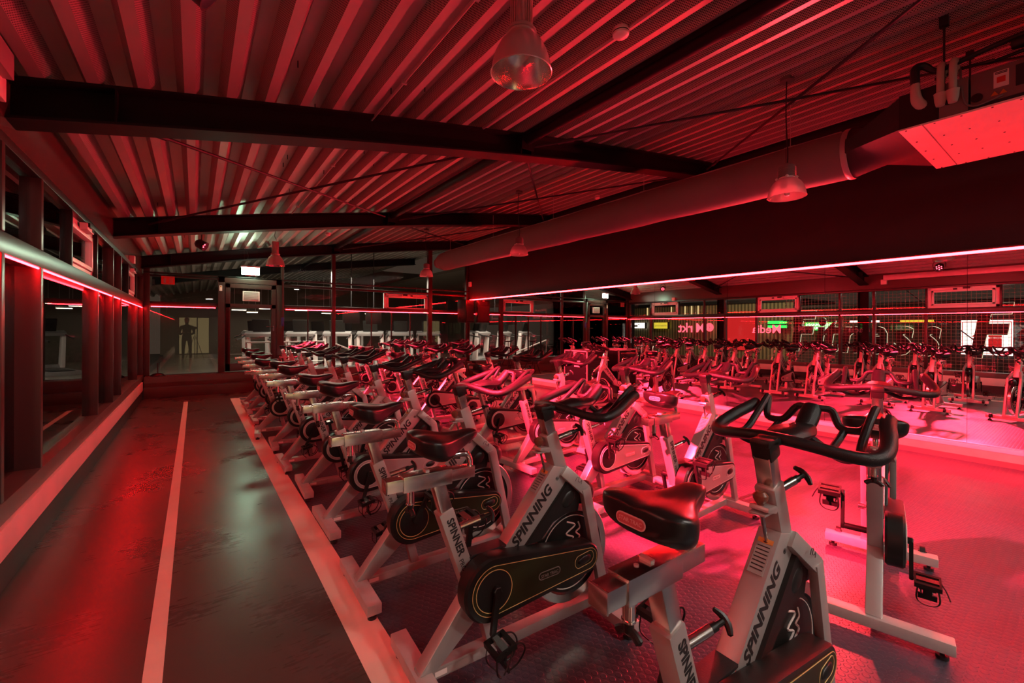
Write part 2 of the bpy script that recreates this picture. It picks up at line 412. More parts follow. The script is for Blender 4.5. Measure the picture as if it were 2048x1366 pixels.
# left wall glass: one window per bay portion
n = 1
for k in range(-2, 4):
    y0 = 3.51+PW*(k-1)
    for a, c_ in ((.025, .715), (.765, 2.91), (2.95, 3.895)):
        ya, yc = y0+a, min(y0+c_, YB-.02)
        if ya > YB-.1 or yc < YR: continue
        ya = max(ya, YR)
        b = MB(); gx = -.965 if a == .025 else -.915; b.b2(gx, gx+.008, ya, yc, .45, 1.80); struct(b.build('window_%d' % n, 'window_glass', smooth=False)); n += 1
    for a, c_ in ((.025, .715), (.765, 1.70), (2.94, 3.895)):
        ya, yc = y0+a, min(y0+c_, YB-.02)
        if ya > YB-.1: continue
        b = MB(); b.b2(-.895, -.887, ya, yc, 1.92, 2.40); struct(b.build('window_%d' % n, 'window_glass', smooth=False)); n += 1
# tilting clerestory windows: white frame, dark glass, black actuator
def tilt_window(loc, rz, L, label, mini=False):
    t = thing('tilt_window', label, 'window', loc, rz, None)
    t['kind'] = 'structure'
    h = .24
    b = MB()
    for s in (-1, 1): b.b2(s*(L/2)-(.07 if s > 0 else 0), s*(L/2)+(0 if s > 0 else .07), -.03, .04, -h, h); b.b2(-L/2, L/2, -.03, .04, s*h-(.06 if s > 0 else 0), s*h+(0 if s > 0 else .06))
    b.build('window_frame', 'white_plastic', t, bevel=.004)
    b = MB()
    for s in (-1, 1): b.b2(s*(L/2-.075)-(.045 if s > 0 else 0), s*(L/2-.075)+(0 if s > 0 else .045), .0, .055, -h+.065, h-.065); b.b2(-L/2+.075, L/2-.075, .0, .055, s*(h-.065)-(.04 if s > 0 else 0), s*(h-.065)+(0 if s > 0 else .04))
    b.build('sash', 'white_plastic', t, bevel=.004)
    b = MB(); b.b2(-L/2+.1, L/2-.1, .02, .028, -h+.09, h-.09); b.build('window_pane', 'window_glass', t, smooth=False)
    b = MB(); b.b2(-.16, .16, .055, .11, h-.075, h-.015); a = b.build('actuator', 'white_plastic', t, bevel=.004)
    b = MB(); b.b2(-.14, -.07, .11, .114, h-.065, h-.025); b.b2(.02, .14, .055, .125, h-.05, h-.01); b.build('actuator_arm', 'black_plastic', a)
    return t
tw = []
for y, lab in ((1.91, 'white-framed tilting clerestory window nearest the camera above the left glass wall'), (5.83, 'white-framed tilting clerestory window between the first two roof beams'), (9.75, 'white-framed tilting clerestory window nearest the far end of the glass wall')):
    tw.append(tilt_window((-.93, y, 2.16), -math.pi/2, 1.18, lab))
tw.append(tilt_window((4.76, YB+.03, 2.10), math.pi, 1.30, 'white-framed tilting window in the far glass wall above the red light strip'))
for o in tw: o['kind'] = 'structure'

# LED strips (glowing tubes)
def strip(name, a, b_, r, mt, label):
    q = MB(); q.cyl(a, b_, r, 8); return tag(q.build(name, mt), label, 'light strip')
strip('light_strip', (-.850, YR, 1.793), (-.850, YB-.02, 1.793), .007, 'led_strip', 'red glowing light strip under the transom of the left glass wall')
strip('light_strip', (XM-.012, -3.5, 2.225), (XM-.012, 11.30, 2.25), .015, 'led_mirror', 'bright red light strip running along the top edge of the big mirror')
strip('light_strip', (-.72, YB-.055, 1.825), (.36, YB-.055, 1.825), .007, 'led_strip', 'short red light strip left of the glazed door in the far wall')
strip('light_strip', (1.73, YB-.055, 1.83), (2.76, YB-.055, 1.83), .007, 'led_strip', 'red light strip just right of the glazed door in the far wall')
strip('light_strip', (2.86, YB-.055, 1.835), (5.38, YB-.055, 1.835), .007, 'led_strip', 'long red light strip on the far wall below the white tilting window')
strip('light_strip', (5.53, YB-.055, 1.84), (6.66, YB-.055, 1.84), .007, 'led_strip', 'red light strip in the far right corner behind the speaker')

# right wall: dark upper wall, mirror, rail, skirting
b = MB(); b.b2(XM+.02, XM+.3, YR, 11.38, 2.26, 4.5); struct(b.build('wall_right', 'wall_dark'))
b = MB(); b.b2(XM+.02, XM+.3, YR, YB+.1, 0, 2.26); struct(b.build('wall_right.001', 'wall_dark'))
b = MB(); b.b2(XM-.02, XM+.02, YR, 11.38, 2.235, 2.262); struct(b.build('trim_90', 'dark_steel'))
b = MB(); b.b2(XM-.06, XM+.02, YR, 11.36, .145, .19); struct(b.build('trim_91', 'white_trim', bevel=.003))
b = MB(); b.b2(XM-.05, XM+.02, YR, 11.36, .06, .145); struct(b.build('trim_92', 'wood_face'))
b = MB(); b.b2(XM-.045, XM+.02, YR, 11.36, 0, .06); struct(b.build('baseboard_right', 'sill_paint'))
b = MB(); b.b2(XM-.08, XM+.02, YR, YB+.1, 3.93, 3.98); struct(b.build('trim_93', 'frame_paint'))
mr = thing('wall_mirror', 'huge frameless mirror of tall panels covering the right wall under the red strip', 'mirror', (XM, 4, 0))
seam = [YR+4-4, -3.1, -1.76, -.45, .856, 2.161, 3.457, 4.776, 6.08, 7.383, 8.719, 10.03, 11.37]
seam[0] = -4.4
for a, c_ in zip(seam[:-1], seam[1:]):
    b = MB(); b.b2(0, .01, a-4+.0015, c_-4-.0015, .19, 2.235); b.build('mirror_panel', 'mirror', mr, smooth=False)
# white box on the mirror wall near the far corner
b = MB(); b.b2(XM-.03, XM+.02, 11.22, 11.34, 2.66, 2.80); wb = tag(b.build('wall_sensor', 'white_plastic', bevel=.006), 'small white box on the dark wall near the far corner', 'sensor')

# roof deck
def deck():
    b = MB(); x = -1.3; x1 = 7.2; P = .2345; prof = []
    x = -.1+.062-.045/2-5*P-P
    while x < x1:
        for dx, dz, mi in ((0, 0, 0), (.060, 0, 1), (.105, .10, 0), (.190, .10, 1)):
            prof.append((x+dx, zt(x+dx)+dz, mi))
        x += P
    ys = [YR-.5, 24]
    for i in range(len(prof)-1):
        a, c_ = prof[i], prof[i+1]
        b.add([(a[0], ys[0], a[1]), (c_[0], ys[0], c_[1]), (c_[0], ys[1], c_[1]), (a[0], ys[1], a[1])], [(0,1,2,3)], a[2])
    o = b.build('ceiling', ['deck_plain', 'deck_perforated'], smooth=False); struct(o)
    b = MB(); b.b2(-1.3, 7.2, YR-.5, 24, 4.6, 4.7); struct(b.build('ceiling.001', 'beam_paint'))
    # small screws hanging from the deck
    b = MB(); rr = random.Random(3)
    for k in range(90):
        x = -.6+rr.random()*6.6; y = 1+rr.random()*10; kx = round((x-prof[0][0])/P)*P+prof[0][0]+.14
        b.cyl((kx, y, zt(kx)+.10), (kx, y, zt(kx)+.055), .004, 6)
    tag(b.build('deck_screw', 'dark_steel'), 'scattered screw tips poking down through the corrugated roof deck', 'screws', kind='stuff')
deck()
# arched I-beams
def beam(y, name, x0=-.95, x1=XM+.02, label=''):
    b = MB(); N_ = 24
    for z0, z1, hw in ((0, .016, .10), (.016, .224, .006), (.224, .24, .10)):
        V = []; F = []
        for i in range(N_+1):
            x = x0+(x1-x0)*i/N_; z = zb(x)
            V += [(x, y-hw, z+z0), (x, y+hw, z+z0), (x, y+hw, z+z1), (x, y-hw, z+z1)]
        for i in range(N_):
            for k in range(4): j = (k+1) % 4; F.append((i*4+k, (i+1)*4+k, (i+1)*4+j, i*4+j))
        F.append((0,1,2,3)); F.append((N_*4+3, N_*4+2, N_*4+1, N_*4)); b.add(V, F)
    for x in (-.4, 2.78, 2.92): b.b2(x-.005, x+.005, y-.09, y+.09, zb(x)+.016, zb(x)+.224)
    return tag(b.build(name, 'beam_paint', smooth=False), label, 'roof beam')
beam(3.72, 'roof_beam', label='black arched steel beam nearest the camera spanning under the corrugated roof')
beam(7.64, 'roof_beam', label='second black arched steel beam, mid-room behind the nearest one')
beam(11.32, 'roof_beam', label='black arched steel beam against the far glass wall above the exit sign')
beam(-.20, 'roof_beam', label='black arched steel beam over the spot where the photo was taken')
beam(15.4, 'roof_beam', label='black arched steel beam over the neighbouring gym beyond the glass')
for y0, y1, lab in ((-4, 3.62, 'black ridge purlin running from the nearest beam over the camera'), (3.82, 7.54, 'black ridge tube between the first and second roof beams'), (7.74, 11.22, 'black ridge tube between the second and the far roof beam'), (11.6, 15.3, 'black ridge tube beyond the far glass wall')):
    b = MB(); b.cyl((2.85, y0, 3.41), (2.85, y1, 3.41), .055, 16); b.b2(2.77, 2.93, y1-.012, y1, 3.30, 3.50); b.b2(2.77, 2.93, y0, y0+.012, 3.30, 3.50)
    if y0 < 0:
        b.b2(2.79, 2.91, y0, y1, 3.42, 3.53)
    tag(b.build('ridge_purlin', 'beam_paint'), lab, 'roof purlin')
br = [((-.45,3.82,2.76),(2.72,7.54,3.38),'bracing rod rising from the left end of the nearest beam to the ridge'),
      ((-.5,7.54,2.78),(2.72,3.85,3.38),'bracing rod from the ridge at the nearest beam to the second beam\'s left end'),
      ((2.95,3.62,3.36),(6.3,-.1,3.86),'bracing rod from the ridge at the nearest beam towards the air unit'),
      ((6.35,3.60,3.86),(2.95,-.1,3.36),'bracing rod crossing above the glass pendant towards the upper right'),
      ((2.98,3.82,3.36),(6.4,7.54,3.88),'bracing rod from the ridge down towards the duct behind the nearest beam'),
      ((2.98,7.52,3.36),(6.4,3.85,3.86),'bracing rod crossing behind the second glass pendant'),
      ((2.98,7.76,3.36),(6.4,11.2,3.88),'short-looking bracing rod beyond the second beam, right of the ridge'),
      ((2.98,11.2,3.36),(6.4,7.78,3.86),'bracing rod beyond the second beam, slanting towards the far corner')]
for a, c_, lab in br:
    b = MB(); b.cyl(a, c_, .014, 8); d = (Vector(c_)-Vector(a)).normalized(); b.cyl(Vector(a)+d*.25, Vector(a)+d*.42, .022, 8); tag(b.build('bracing_rod', 'dark_steel'), lab, 'bracing rod')
# electric conduit on the deck
b = MB(); b.cyl((1.22, -1, zt(1.22)-.012), (1.22, 7.5, zt(1.22)-.012), .010, 8)
for y in range(0, 8): b.b2(1.20, 1.24, y-.01, y+.01, zt(1.2)-.024, zt(1.2)+.004)
tag(b.build('conduit', 'galv'), 'thin electric conduit clipped under the roof deck near the pendant', 'conduit')
b = MB(); b.cyl((2.28, -1, zt(2.28)-.014), (2.28, 3.6, zt(2.28)-.014), .013, 8); tag(b.build('conduit', 'galv'), 'thin conduit running through the smoke detector on the roof deck', 'conduit')
# left edge channel
b = MB(); b.b2(-.858, -.75, YR, 3.3, 2.66, 2.79); tag(b.build('cable_channel', 'galv', bevel=.004), 'grey cable channel along the roof edge above the left glass wall', 'cable channel')

# ------------------------------------------------------------------ far wall
b = MB(); b.b2(-.84, XM+.3, YB-.06, YB+.06, 2.50, 2.53); struct(b.build('trim_100', 'frame_paint'))
b = MB(); b.b2(-.9, .45, YB-.04, YB+.05, 1.84, 1.93); b.b2(1.66, XM+.02, YB-.04, YB+.05, 1.85, 1.93); struct(b.build('trim_101', 'frame_paint', bevel=.003))
b = MB(); b.b2(1.66, XM+.02, YB-.04, YB+.05, 2.36, 2.42); b.b2(-.9, .45, YB-.04, YB+.05, 2.44, 2.48); struct(b.build('trim_102', 'frame_paint', bevel=.003))
for j, (x, wd, z1) in enumerate(((-.79, .10, 2.7), (1.665, .055, 2.9), (2.81, .085, 3.3), (5.45, .12, 3.7), (6.69, .10, 3.9))):
    b = MB(); b.b2(x-wd/2, x+wd/2, YB-.05, YB+.06, .42, z1); struct(b.build('trim_%d' % (103+j), 'post_paint', bevel=.003))
for j, x in enumerate((3.77, 4.32, 4.85, 2.22)):
    b = MB(); b.b2(x-.012, x+.012, YB-.02, YB+.03, .42, 1.85); struct(b.build('trim_%d' % (113+j), 'frame_paint'))
wn = 40
for x0, x1, z0, z1 in ((-.74,.40,.45,1.84), (-.74,.40,1.93,2.44), (-.74,.40,2.48,2.72), (1.69,2.77,.45,1.85), (1.69,2.77,1.93,2.36), (1.69,2.77,2.42,3.18), (2.86,5.39,.45,1.85), (2.86,4.05,1.93,2.36), (2.86,5.39,2.42,3.4), (5.51,6.64,.45,1.85), (5.51,6.64,1.93,2.36), (5.51,6.64,2.42,3.75)):
    b = MB(); b.b2(x0, x1, YB-.004, YB+.004, z0, z1); struct(b.build('window_%d' % wn, 'window_glass', smooth=False)); wn += 1
b = MB(); b.b2(-1.0, XM+.3, YB-.06, YB+.1, 0, .42); struct(b.build('wall_back', 'black_base'))
# glazed door
dr = bpy.data.objects.new('door_1', None); C.objects.link(dr); dr.location = (1.03, YB, .42); struct(dr)
b = MB(); b.b2(-.62, -.50, -.06, .06, 0, 2.10); b.b2(.50, .62, -.06, .06, 0, 2.10); b.b2(-.62, .62, -.06, .06, 1.97, 2.10); b.build('door_frame', 'post_paint', dr, bevel=.004)
b = MB(); b.b2(-.49, -.40, -.07, .03, .02, 1.95); b.b2(.40, .49, -.07, .03, .02, 1.95); b.b2(-.49, .49, -.07, .03, 1.86, 1.95); b.b2(-.49, .49, -.07, .03, 1.42, 1.51); b.b2(-.49, .49, -.07, .03, .02, .18); dl = b.build('door_leaf', 'post_paint', dr, bevel=.004)
b = MB(); b.b2(-.40, .40, -.004, .004, .18, 1.42); b.b2(-.40, .40, -.004, .004, 1.51, 1.86); b.build('door_pane', 'window_glass', dr, smooth=False)
b = MB(); b.tube([(.44,-.07,1.0),(.44,-.12,1.0),(.40,-.13,1.0),(.29,-.13,1.0)], .010, 8); b.b2(.425,.455,-.08,-.07,.90,1.04); b.build('door_handle', 'chrome', dr)
b = MB(); b.b2(-.165,.165,-.04,.02,1.58,1.80); b.b2(-.14,.14,-.05,.02,1.60,1.78, mi=1)
for k in range(8): b.b2(-.135,.135,-.055,-.05,1.615+k*.02,1.622+k*.02, mi=0)
b.build('vent_grille', ['white_plastic','ac_grey'], dr)
b = MB(); b.b2(.60,.66,-.10,-.06,1.02,1.22); b.build('card_reader', 'blue_plastic', dr, bevel=.004)
b = MB(); b.b2(-.60,-.55,-.066,-.06,1.78,1.90); b.b2(-.59,-.56,-.068,-.066,1.86,1.89, mi=1); b.build('door_sticker', ['paper_white','label_orange'], dr)
# platform steps
b = MB(); b.b2(-.80, XM-.06, 11.0, 11.2, 0, .215); struct(b.build('trim_120', 'platform_wood', bevel=.004))
b = MB(); b.b2(-.80, XM-.06, 11.06, YB-.05, .215, .42); struct(b.build('trim_121', 'platform_wood', bevel=.004))
b = MB(); b.b2(-.80, XM-.06, 11.05, 11.062, .30, .42); b.b2(-.80, XM-.06, 10.995, 11.06, .20, .218); struct(b.build('trim_122', 'sill_paint'))
# domed stand on the platform
t = thing('pole_base', 'black domed base with a short pole standing on the step at the far left', 'stand base', (-.60, 11.24, .42))
b = MB(); b.lathe([(0, .062), (.03, .06), (.08, .045), (.115, .022), (.125, 0), (0, 0)], seg=28); b.build('dome', 'saddle_vinyl', t)
b = MB(); b.cyl((0,0,.055), (0,0,.26), .010, 10); b.build('pole', 'dark_steel', t)
# fire-extinguisher sign
t = thing('safety_sign', 'square red fire extinguisher sign behind the far left pane', 'sign', (-.45, YB-.06, 2.37))
b = MB(); b.b2(-.11,.11,0,.006,-.085,.085); b.build('sign_plate', 'signal_red', t)
b = MB(); b.b2(-.07,-.035,-.002,0,-.055,.03); b.b2(-.06,-.045,-.002,0,.03,.05); b.tube([(-.045,-.001,.045),(-.02,-.001,.05),(-.015,-.001,0)],.003,6)
for k in range(4): b.tube([(.02+.018*k,-.001,-.055),(.03+.016*k,-.001,-.02),(.015+.018*k,-.001,.0),(.03+.016*k,-.001,.045)],.0035,6)
b.b2(-.11,.11,-.002,0,.075,.08); b.b2(-.11,.11,-.002,0,-.08,-.075); b.build('pictogram', 'label_grey', t)
# exit sign hanging from the roof
t = thing('exit_sign', 'glowing white-green exit sign hanging above the glazed door', 'exit sign', (.98, 11.02, 2.63), R(-8))
b = MB(); b.b2(-.165,.165,-.012,.012,-.075,.085); b.build('sign_panel', 'exit_light', t)
b = MB(); b.b2(-.10,.10,-.022,.022,-.10,-.075); b.b2(-.18,.18,-.02,.02,.085,.115); b.build('sign_housing', 'white_plastic', t, bevel=.003)
b = MB(); b.cyl((-.12,0,.115), (-.12,0,zt(.9)-2.63), .003, 6); b.cyl((.12,0,.115), (.12,0,zt(1.1)-2.63), .003, 6); b.tube([(0,0,.115),(-.06,-.05,.2),(-.04,-.1,.34),(-.1,-.2,.5)],.004,6,smooth=4); b.build('hanging_wire', 'dark_steel', t)
# motion sensors on the left fascia
for (y, z, lab) in ((9.33, 2.50, 'small square sensor box on the fascia at the far left'), (3.3, 2.62, 'small pale junction box at the roof edge near the first beam')):
    b = MB(); b.b2(-.86, -.79, y-.06, y+.06, z-.06, z+.06); tag(b.build('junction_box', 'white_trim', bevel=.006), lab, 'junction box')

# ------------------------------------------------------------------ LED spotlights
def spot(loc, target, label, power, cone):
    t = thing('led_spotlight', label, 'spotlight', loc)
    d = (Vector(target)-Vector(loc)).normalized(); q = d.to_track_quat('Z', 'X').to_matrix()
    b = MB(); b.lathe([(0,-.09),(.05,-.09),(.075,-.06),(.08,.06),(.085,.065),(.075,.065),(.07,.02),(0,.02)], seg=24)
    o = b.build('lamp_housing', 'dark_steel', t); o.data.transform(q.to_4x4())
    b = MB()
    for k in range(7):
        r = 0 if k == 0 else .045; a = k*math.pi/3
        b.lathe([(0,.030),(.010,.026),(.012,.021)], (r*math.cos(a), r*math.sin(a), 0), 10)
    o = b.build('led_lens', 'led_dot', t); o.data.transform(q.to_4x4())
    b = MB(); b.tube([(0,-.10,0),(0,-.105,.08),(0,-.06,.16),(0,0,.17),(0,.06,.16),(0,.105,.08),(0,.10,0)], .007, 6); b.cyl((0,0,.17),(0,0,zt(loc[0])-loc[2]), .012, 8); b.build('yoke', 'dark_steel', t)
    l = lamp('spot_beam', 'SPOT', tuple(d*.10), power, RED, t, spot_size=R(cone), spot_blend=.25, shadow_soft_size=.06)
    l.rotation_euler = d.to_track_quat('-Z', 'Y').to_euler()
    return t
spot((0.0, 2.15, 2.80), (4.75, 2.15, .0), 'red spotlight hanging over the aisle, seen in the mirror', 15500, 50)
spot((.09, 9.16, 2.82), (4.6, 6.9, .0), 'red spotlight hanging from the second roof beam above the far aisle', 12000, 50)

# ------------------------------------------------------------------ pendant lamps
def alu_pendant(loc, label, cable_top):
    t = thing('pendant_lamp', label, 'pendant lamp', loc, 0, 'aluminium bell pendants')
    b = MB(); b.lathe([(.045,.205),(.075,.195),(.115,.15),(.14,.10),(.155,.05),(.163,0),(.167,-.004),(.163,-.008),(.158,0),(.150,.05),(.134,.10),(.108,.145),(.06,.18),(.0,.185)], seg=48, mis=[0]*7+[1]*6); b.build('lamp_shade', ['shade_alu', 'shade_inside'], t)
    b = MB(); b.lathe([(.0,.235),(.07,.235),(.075,.225),(.072,.205),(.06,.195)], seg=32); b.lathe([(0,.21),(.082,.21),(.082,.218),(0,.218)], seg=32)
    b.build('collar', 'galv', t)
    b = MB()
    n = 24; V = []
    b.cyl((0,0,.235), (0,0,.46), .052, 32)
    for k in range(n): a = 2*math.pi*k/n; b.box((.055*math.cos(a), .055*math.sin(a), .3475), (.012,.005,.225), Matrix.Rotation(a, 3, 'Z'))
    b.build('heat_sink', 'shade_alu', t)
    b = MB(); b.tube([(0,0,.46),(.015,0,.5),(-.01,0,.56),(0,0,cable_top-loc[2]+.10)], .005, 6, smooth=4); b.build('cable', 'dark_steel', t)
    return t
mat('shade_alu', (.62,.57,.54), .30, .75); mat('shade_inside', (.72,.70,.66), .22, .9)
alu_pendant((1.42, 1.86, 2.785), 'large aluminium bell pendant hanging nearest the camera at the top of the photo', zt(1.42))
alu_pendant((1.25, 9.44, 2.60), 'small-looking aluminium bell pendant hanging near the exit sign', zt(1.25))
def glass_pendant(loc, label):
    t = thing('glass_pendant', label, 'pendant lamp', loc, 0, 'ribbed glass bell pendants')
    top = zt(loc[0])-loc[2]
    b = MB(); b.lathe([(.062,.165),(.085,.155),(.115,.125),(.138,.085),(.150,.04),(.156,0),(.160,-.003),(.156,-.006),(.151,0),(.145,.04),(.133,.083),(.11,.12),(.08,.148),(.06,.157)], seg=48); b.build('glass_shade', 'lamp_glass', t)
    b = MB()
    for k in range(4): a = k*math.pi/2+.4; b.ell((.078*math.cos(a), .078*math.sin(a), .172), (.014,.014,.012), 10, 6)
    b.lathe([(0,.160),(.064,.160),(.064,.176),(0,.176)], seg=28); b.build('clip_ring', 'white_plastic', t)
    b = MB(); b.lathe([(0,.176),(.066,.176),(.07,.18),(.07,.275),(.062,.285),(.04,.292),(.04,.30),(0,.30)], seg=32)
    for k in range(6): b.lathe([(.070,.188+k*.014),(.0735,.190+k*.014),(.0735,.194+k*.014),(.070,.196+k*.014)], seg=32)
    b.build('ballast_can', 'ac_grey', t)
    b = MB(); b.lathe([(0,.10),(.02,.09),(.028,.05),(.022,.01),(.0,0)], seg=16); b.cyl((0,0,.1),(0,0,.16),.018,12); b.build('bulb', 'paper_white', t)
    b = MB(); b.tube([(.015,0,.30),(.018,0,top*.4),(-.02,0,top*.7),(0,0,top+.10)], .0055, 6, smooth=6); b.tube([(-.015,0,.30),(-.02,0,.36),(-.012,0,top-.04)], .0022, 5); b.build('cable', 'dark_steel', t)
    b = MB(); b.lathe([(0,top+.01),(.055,top+.01),(.06,top-.025),(0,top-.03)], seg=24); b.build('ceiling_rose', 'ac_grey', t)
    return t
glass_pendant((4.42, 1.73, 2.63), 'ribbed glass bell pendant hanging nearest, in front of the duct')
glass_pendant((4.42, 5.84, 2.65), 'ribbed glass bell pendant hanging mid-room, below the middle of the duct')
glass_pendant((4.38, 9.38, 2.62), 'ribbed glass bell pendant hanging farthest, beside the end of the duct')
# smoke detectors
for (x, y, lab) in ((2.26, 1.88, 'white round smoke detector under the roof deck beside the nearest pendant'), (6.3, 5.8, 'white smoke detector high above the duct'), (2.22, 9.5, 'white smoke detector between the second and far beams')):
    b = MB(); b.lathe([(0,0),(.05,0),(.055,-.02),(.058,-.022),(.052,-.045),(.03,-.062),(0,-.066)], (x, y, zt(x)), 28); b.lathe([(.046,-.0),(.0575,-.030),(.0565,-.034)], (x, y, zt(x)), 28, mi=1)
    tag(b.build('smoke_detector', ['white_plastic', 'black_plastic']), lab, 'smoke detector')

# ------------------------------------------------------------------ duct and air unit
DX, DZ, DR = 5.07, 3.08, .225
t = thing('fabric_duct', 'long round cloth air duct hanging along the mirror wall', 'air duct', (DX, 5, DZ))
b = MB()
V = []; F = []; ys = [1.42-5+ (9.75-1.42)*i/40 for i in range(41)]; seg = 32
for j, y in enumerate(ys):
    sag = .006*math.sin(j*1.7)
    for k in range(seg):
        a = 2*math.pi*k/seg; r = DR+.004*math.sin(3*a+j*.9)+sag*.3; V.append((r*math.cos(a), y, r*math.sin(a)))
for j in range(40):
    for k in range(seg): F.append((j*seg+k, j*seg+(k+1) % seg, (j+1)*seg+(k+1) % seg, (j+1)*seg+k))
b.add(V, F); b.build('cloth_tube', 'duct_cloth', t)
b = MB(); b.lathe([(.225,4.75),(.222,4.80),(.20,4.90),(.15,4.97),(.11,5.0)], axis='y', seg=32); b.build('end_cap', 'duct_cloth', t)
b = MB(); b.lathe([(.10,4.98),(.075,5.05),(.08,5.10),(.125,5.16),(.115,5.17),(.07,5.11),(0,5.08)], axis='y', seg=24); b.build('end_tie', 'duct_cloth', t)
b = MB(); b.lathe([(.23,-3.60),(.236,-3.59),(.236,-3.56),(.23,-3.55)], axis='y', seg=40); b.build('clamp_band', 'galv', t)
b = MB(); b.b2(-.015,.015,-3.5,4.75,.222,.245); b.build('hanging_rail', 'galv', t)
for y in (-3.05, -1.2, .7, 2.6, 4.5): b = MB(); b.cyl((0,y,.24),(0,y,zt(DX)-DZ), .004, 6); b.b2(-.02,.02,y-.05,y+.05,.24,.25); b.build('hanger_rod', 'galv', t)
b = MB()
for k, y in enumerate((-2.0,-.9,.4,1.6,2.9,4.2)): b.ell((.10, y, .20), (.07,.12,.06), 16, 8)
b.build('air_nozzle', 'duct_cloth', t)
t = thing('air_unit', 'boxy ceiling air unit with red-lit underside panel and pipes at the upper right', 'air conditioner', (5.07, 0, 3.1))
b = MB(); V = []; F = []; seg = 32
for j in range(9):
    s_ = j/8; y = 1.42-(1.42-.94)*s_
    for k in range(seg):
        a = 2*math.pi*k/seg; c0, s0 = math.cos(a), math.sin(a)
        mxx = max(abs(c0)/.63, abs(s0)/.125); rx, rz = c0/mxx, s0/mxx
        V.append(((1-s_)*DR*c0+s_*rx, y, (1-s_)*(DR*s0-.02)+s_*(rz-.01)))
for j in range(8):
    for k in range(seg): F.append((j*seg+k, j*seg+(k+1) % seg, (j+1)*seg+(k+1) % seg, (j+1)*seg+k))
b.add(V, F); b.build('canvas_transition', 'duct_black', t)
b = MB(); b.b2(-.64,.64,.72,.94,-.145,.12); b.build('outlet_box', 'black_plastic', t)
b = MB(); b.b2(-.645,.64,.565,.715,-.14,.10); b.cyl((-.648,.665,-.03),(-.640,.665,-.03),.030,20,mi=1); b.build('valve_box', ['ac_grey', 'black_plastic'], t)
b = MB(); b.b2(-.655,.655,-2.2,.80,-.160,-.146); b.build('bottom_board', 'ac_board', t)
b = MB(); b.b2(-.655,.655,.80,.94,-.158,-.146); b.build('flange_strip', 'ac_board', t)
b = MB()
for y in (.80, .25, -.3, -.9): b.b2(-.655,.655,y-.003,y+.003,-.163,-.159)
b.build('board_joint', 'ac_grey', t)
b = MB()
for y in (.9,.74,.6,.45,.32,.18,0,-.2,-.45,-.7):
    for x in (-.63, -.3, .0, .3, .63): b.cyl((x,y,-.159),(x,y,-.163),.006,8)
sc_ = b.build('screw_heads', 'dark_steel', t); sc_['kind'] = 'stuff'
b = MB(); b.b2(-.63,.60,-2.2,.555,-.115,.11); b.build('unit_casing', 'ac_grey', t, bevel=.006)
b = MB(); b.b2(-.64,.60,-2.2,.56,-.146,-.118); b.build('chassis_rail', 'dark_steel', t)
b = MB(); b.b2(-.634,-.630,.375,.445,-.035,.075,mi=1); b.b2(-.636,-.633,.39,.43,-.005,.035,mi=2); b.b2(-.636,-.633,.382,.438,.055,.060,mi=0); b.b2(-.636,-.633,.382,.438,.064,.069,mi=0)
for yy in (.44, .40): b.add([(-.636,yy-.018,-.085),(-.636,yy+.018,-.085),(-.636,yy,-.055)],[(0,1,2)],3)
b.b2(-.634,-.630,.24,.345,-.06,.08,mi=0); b.cyl((-.629,.525,-.065),(-.636,.525,-.065),.030,20,mi=4)
b.build('casing_labels', ['dark_steel','paper_white','signal_red','label_orange','black_plastic'], t)
for y in (.64, .705):
    b = MB(); b.tube([(-.66,y,.0),(-.66,y,.10),(-.655,y,.20),(-.63,y,.255),(-.57,y,.26),(-.53,y,.20)], .022, 12, smooth=4); b.lathe([(.0,-.065),(.024,-.055),(.032,-.02),(.036,.03),(.038,.035),(.03,.04)], (-.66,y,.0), 20); b.build('insulated_pipe', 'insulation', t)
b = MB(); b.tube([(-.60,.80,-.01),(-.66,.83,.03),(-.67,.84,.10),(-.67,.84,.17)], [.038,.036,.030,.026], 14, smooth=5); b.build('drain_elbow', 'insulation', t)
b = MB(); b.tube([(-.67,.84,.16),(-.67,.84,.27),(-.64,.80,.29),(-.60,.74,.24),(-.58,.66,.25),(-.55,.5,.29),(-.53,.3,.32),(-.5,-.4,.38),(-.5,-1.6,.42)], [.028,.030,.026,.018,.018,.018,.018,.018,.018], 10, smooth=5); b.tube([(-.55,.75,.20),(-.53,.6,.22),(-.54,.45,.20),(-.50,.3,.22),(-.5,-1.5,.36)],.012,8,smooth=4); b.build('black_hose', 'black_rubber', t)
b = MB(); b.lathe([(0,-.08),(.035,-.07),(.045,0),(.035,.07),(0,.08)], axis='y', c=(-.53,.30,.27), seg=16); b.build('pump', 'black_rubber', t)
b = MB(); b.tube([(-.56,.62,.20),(-.60,.61,.18),(-.64,.60,.05),(-.65,.58,-.08),(-.655,.52,-.125),(-.655,.40,-.10)], .007, 8, smooth=5); b.build('power_cable', 'ac_grey', t)
for x_, y_ in ((-.57,.70),(.5,.70),(-.57,-1.2),(.5,-1.2)): b = MB(); b.cyl((x_,y_,.05),(x_,y_,zt(5.07+x_)-3.1),.007,8); b.b2(x_-.025,x_+.025,y_-.025,y_+.025,zt(5.07+x_)-3.17,zt(5.07+x_)-3.1); b.build('hanger_rod', 'dark_steel', t)

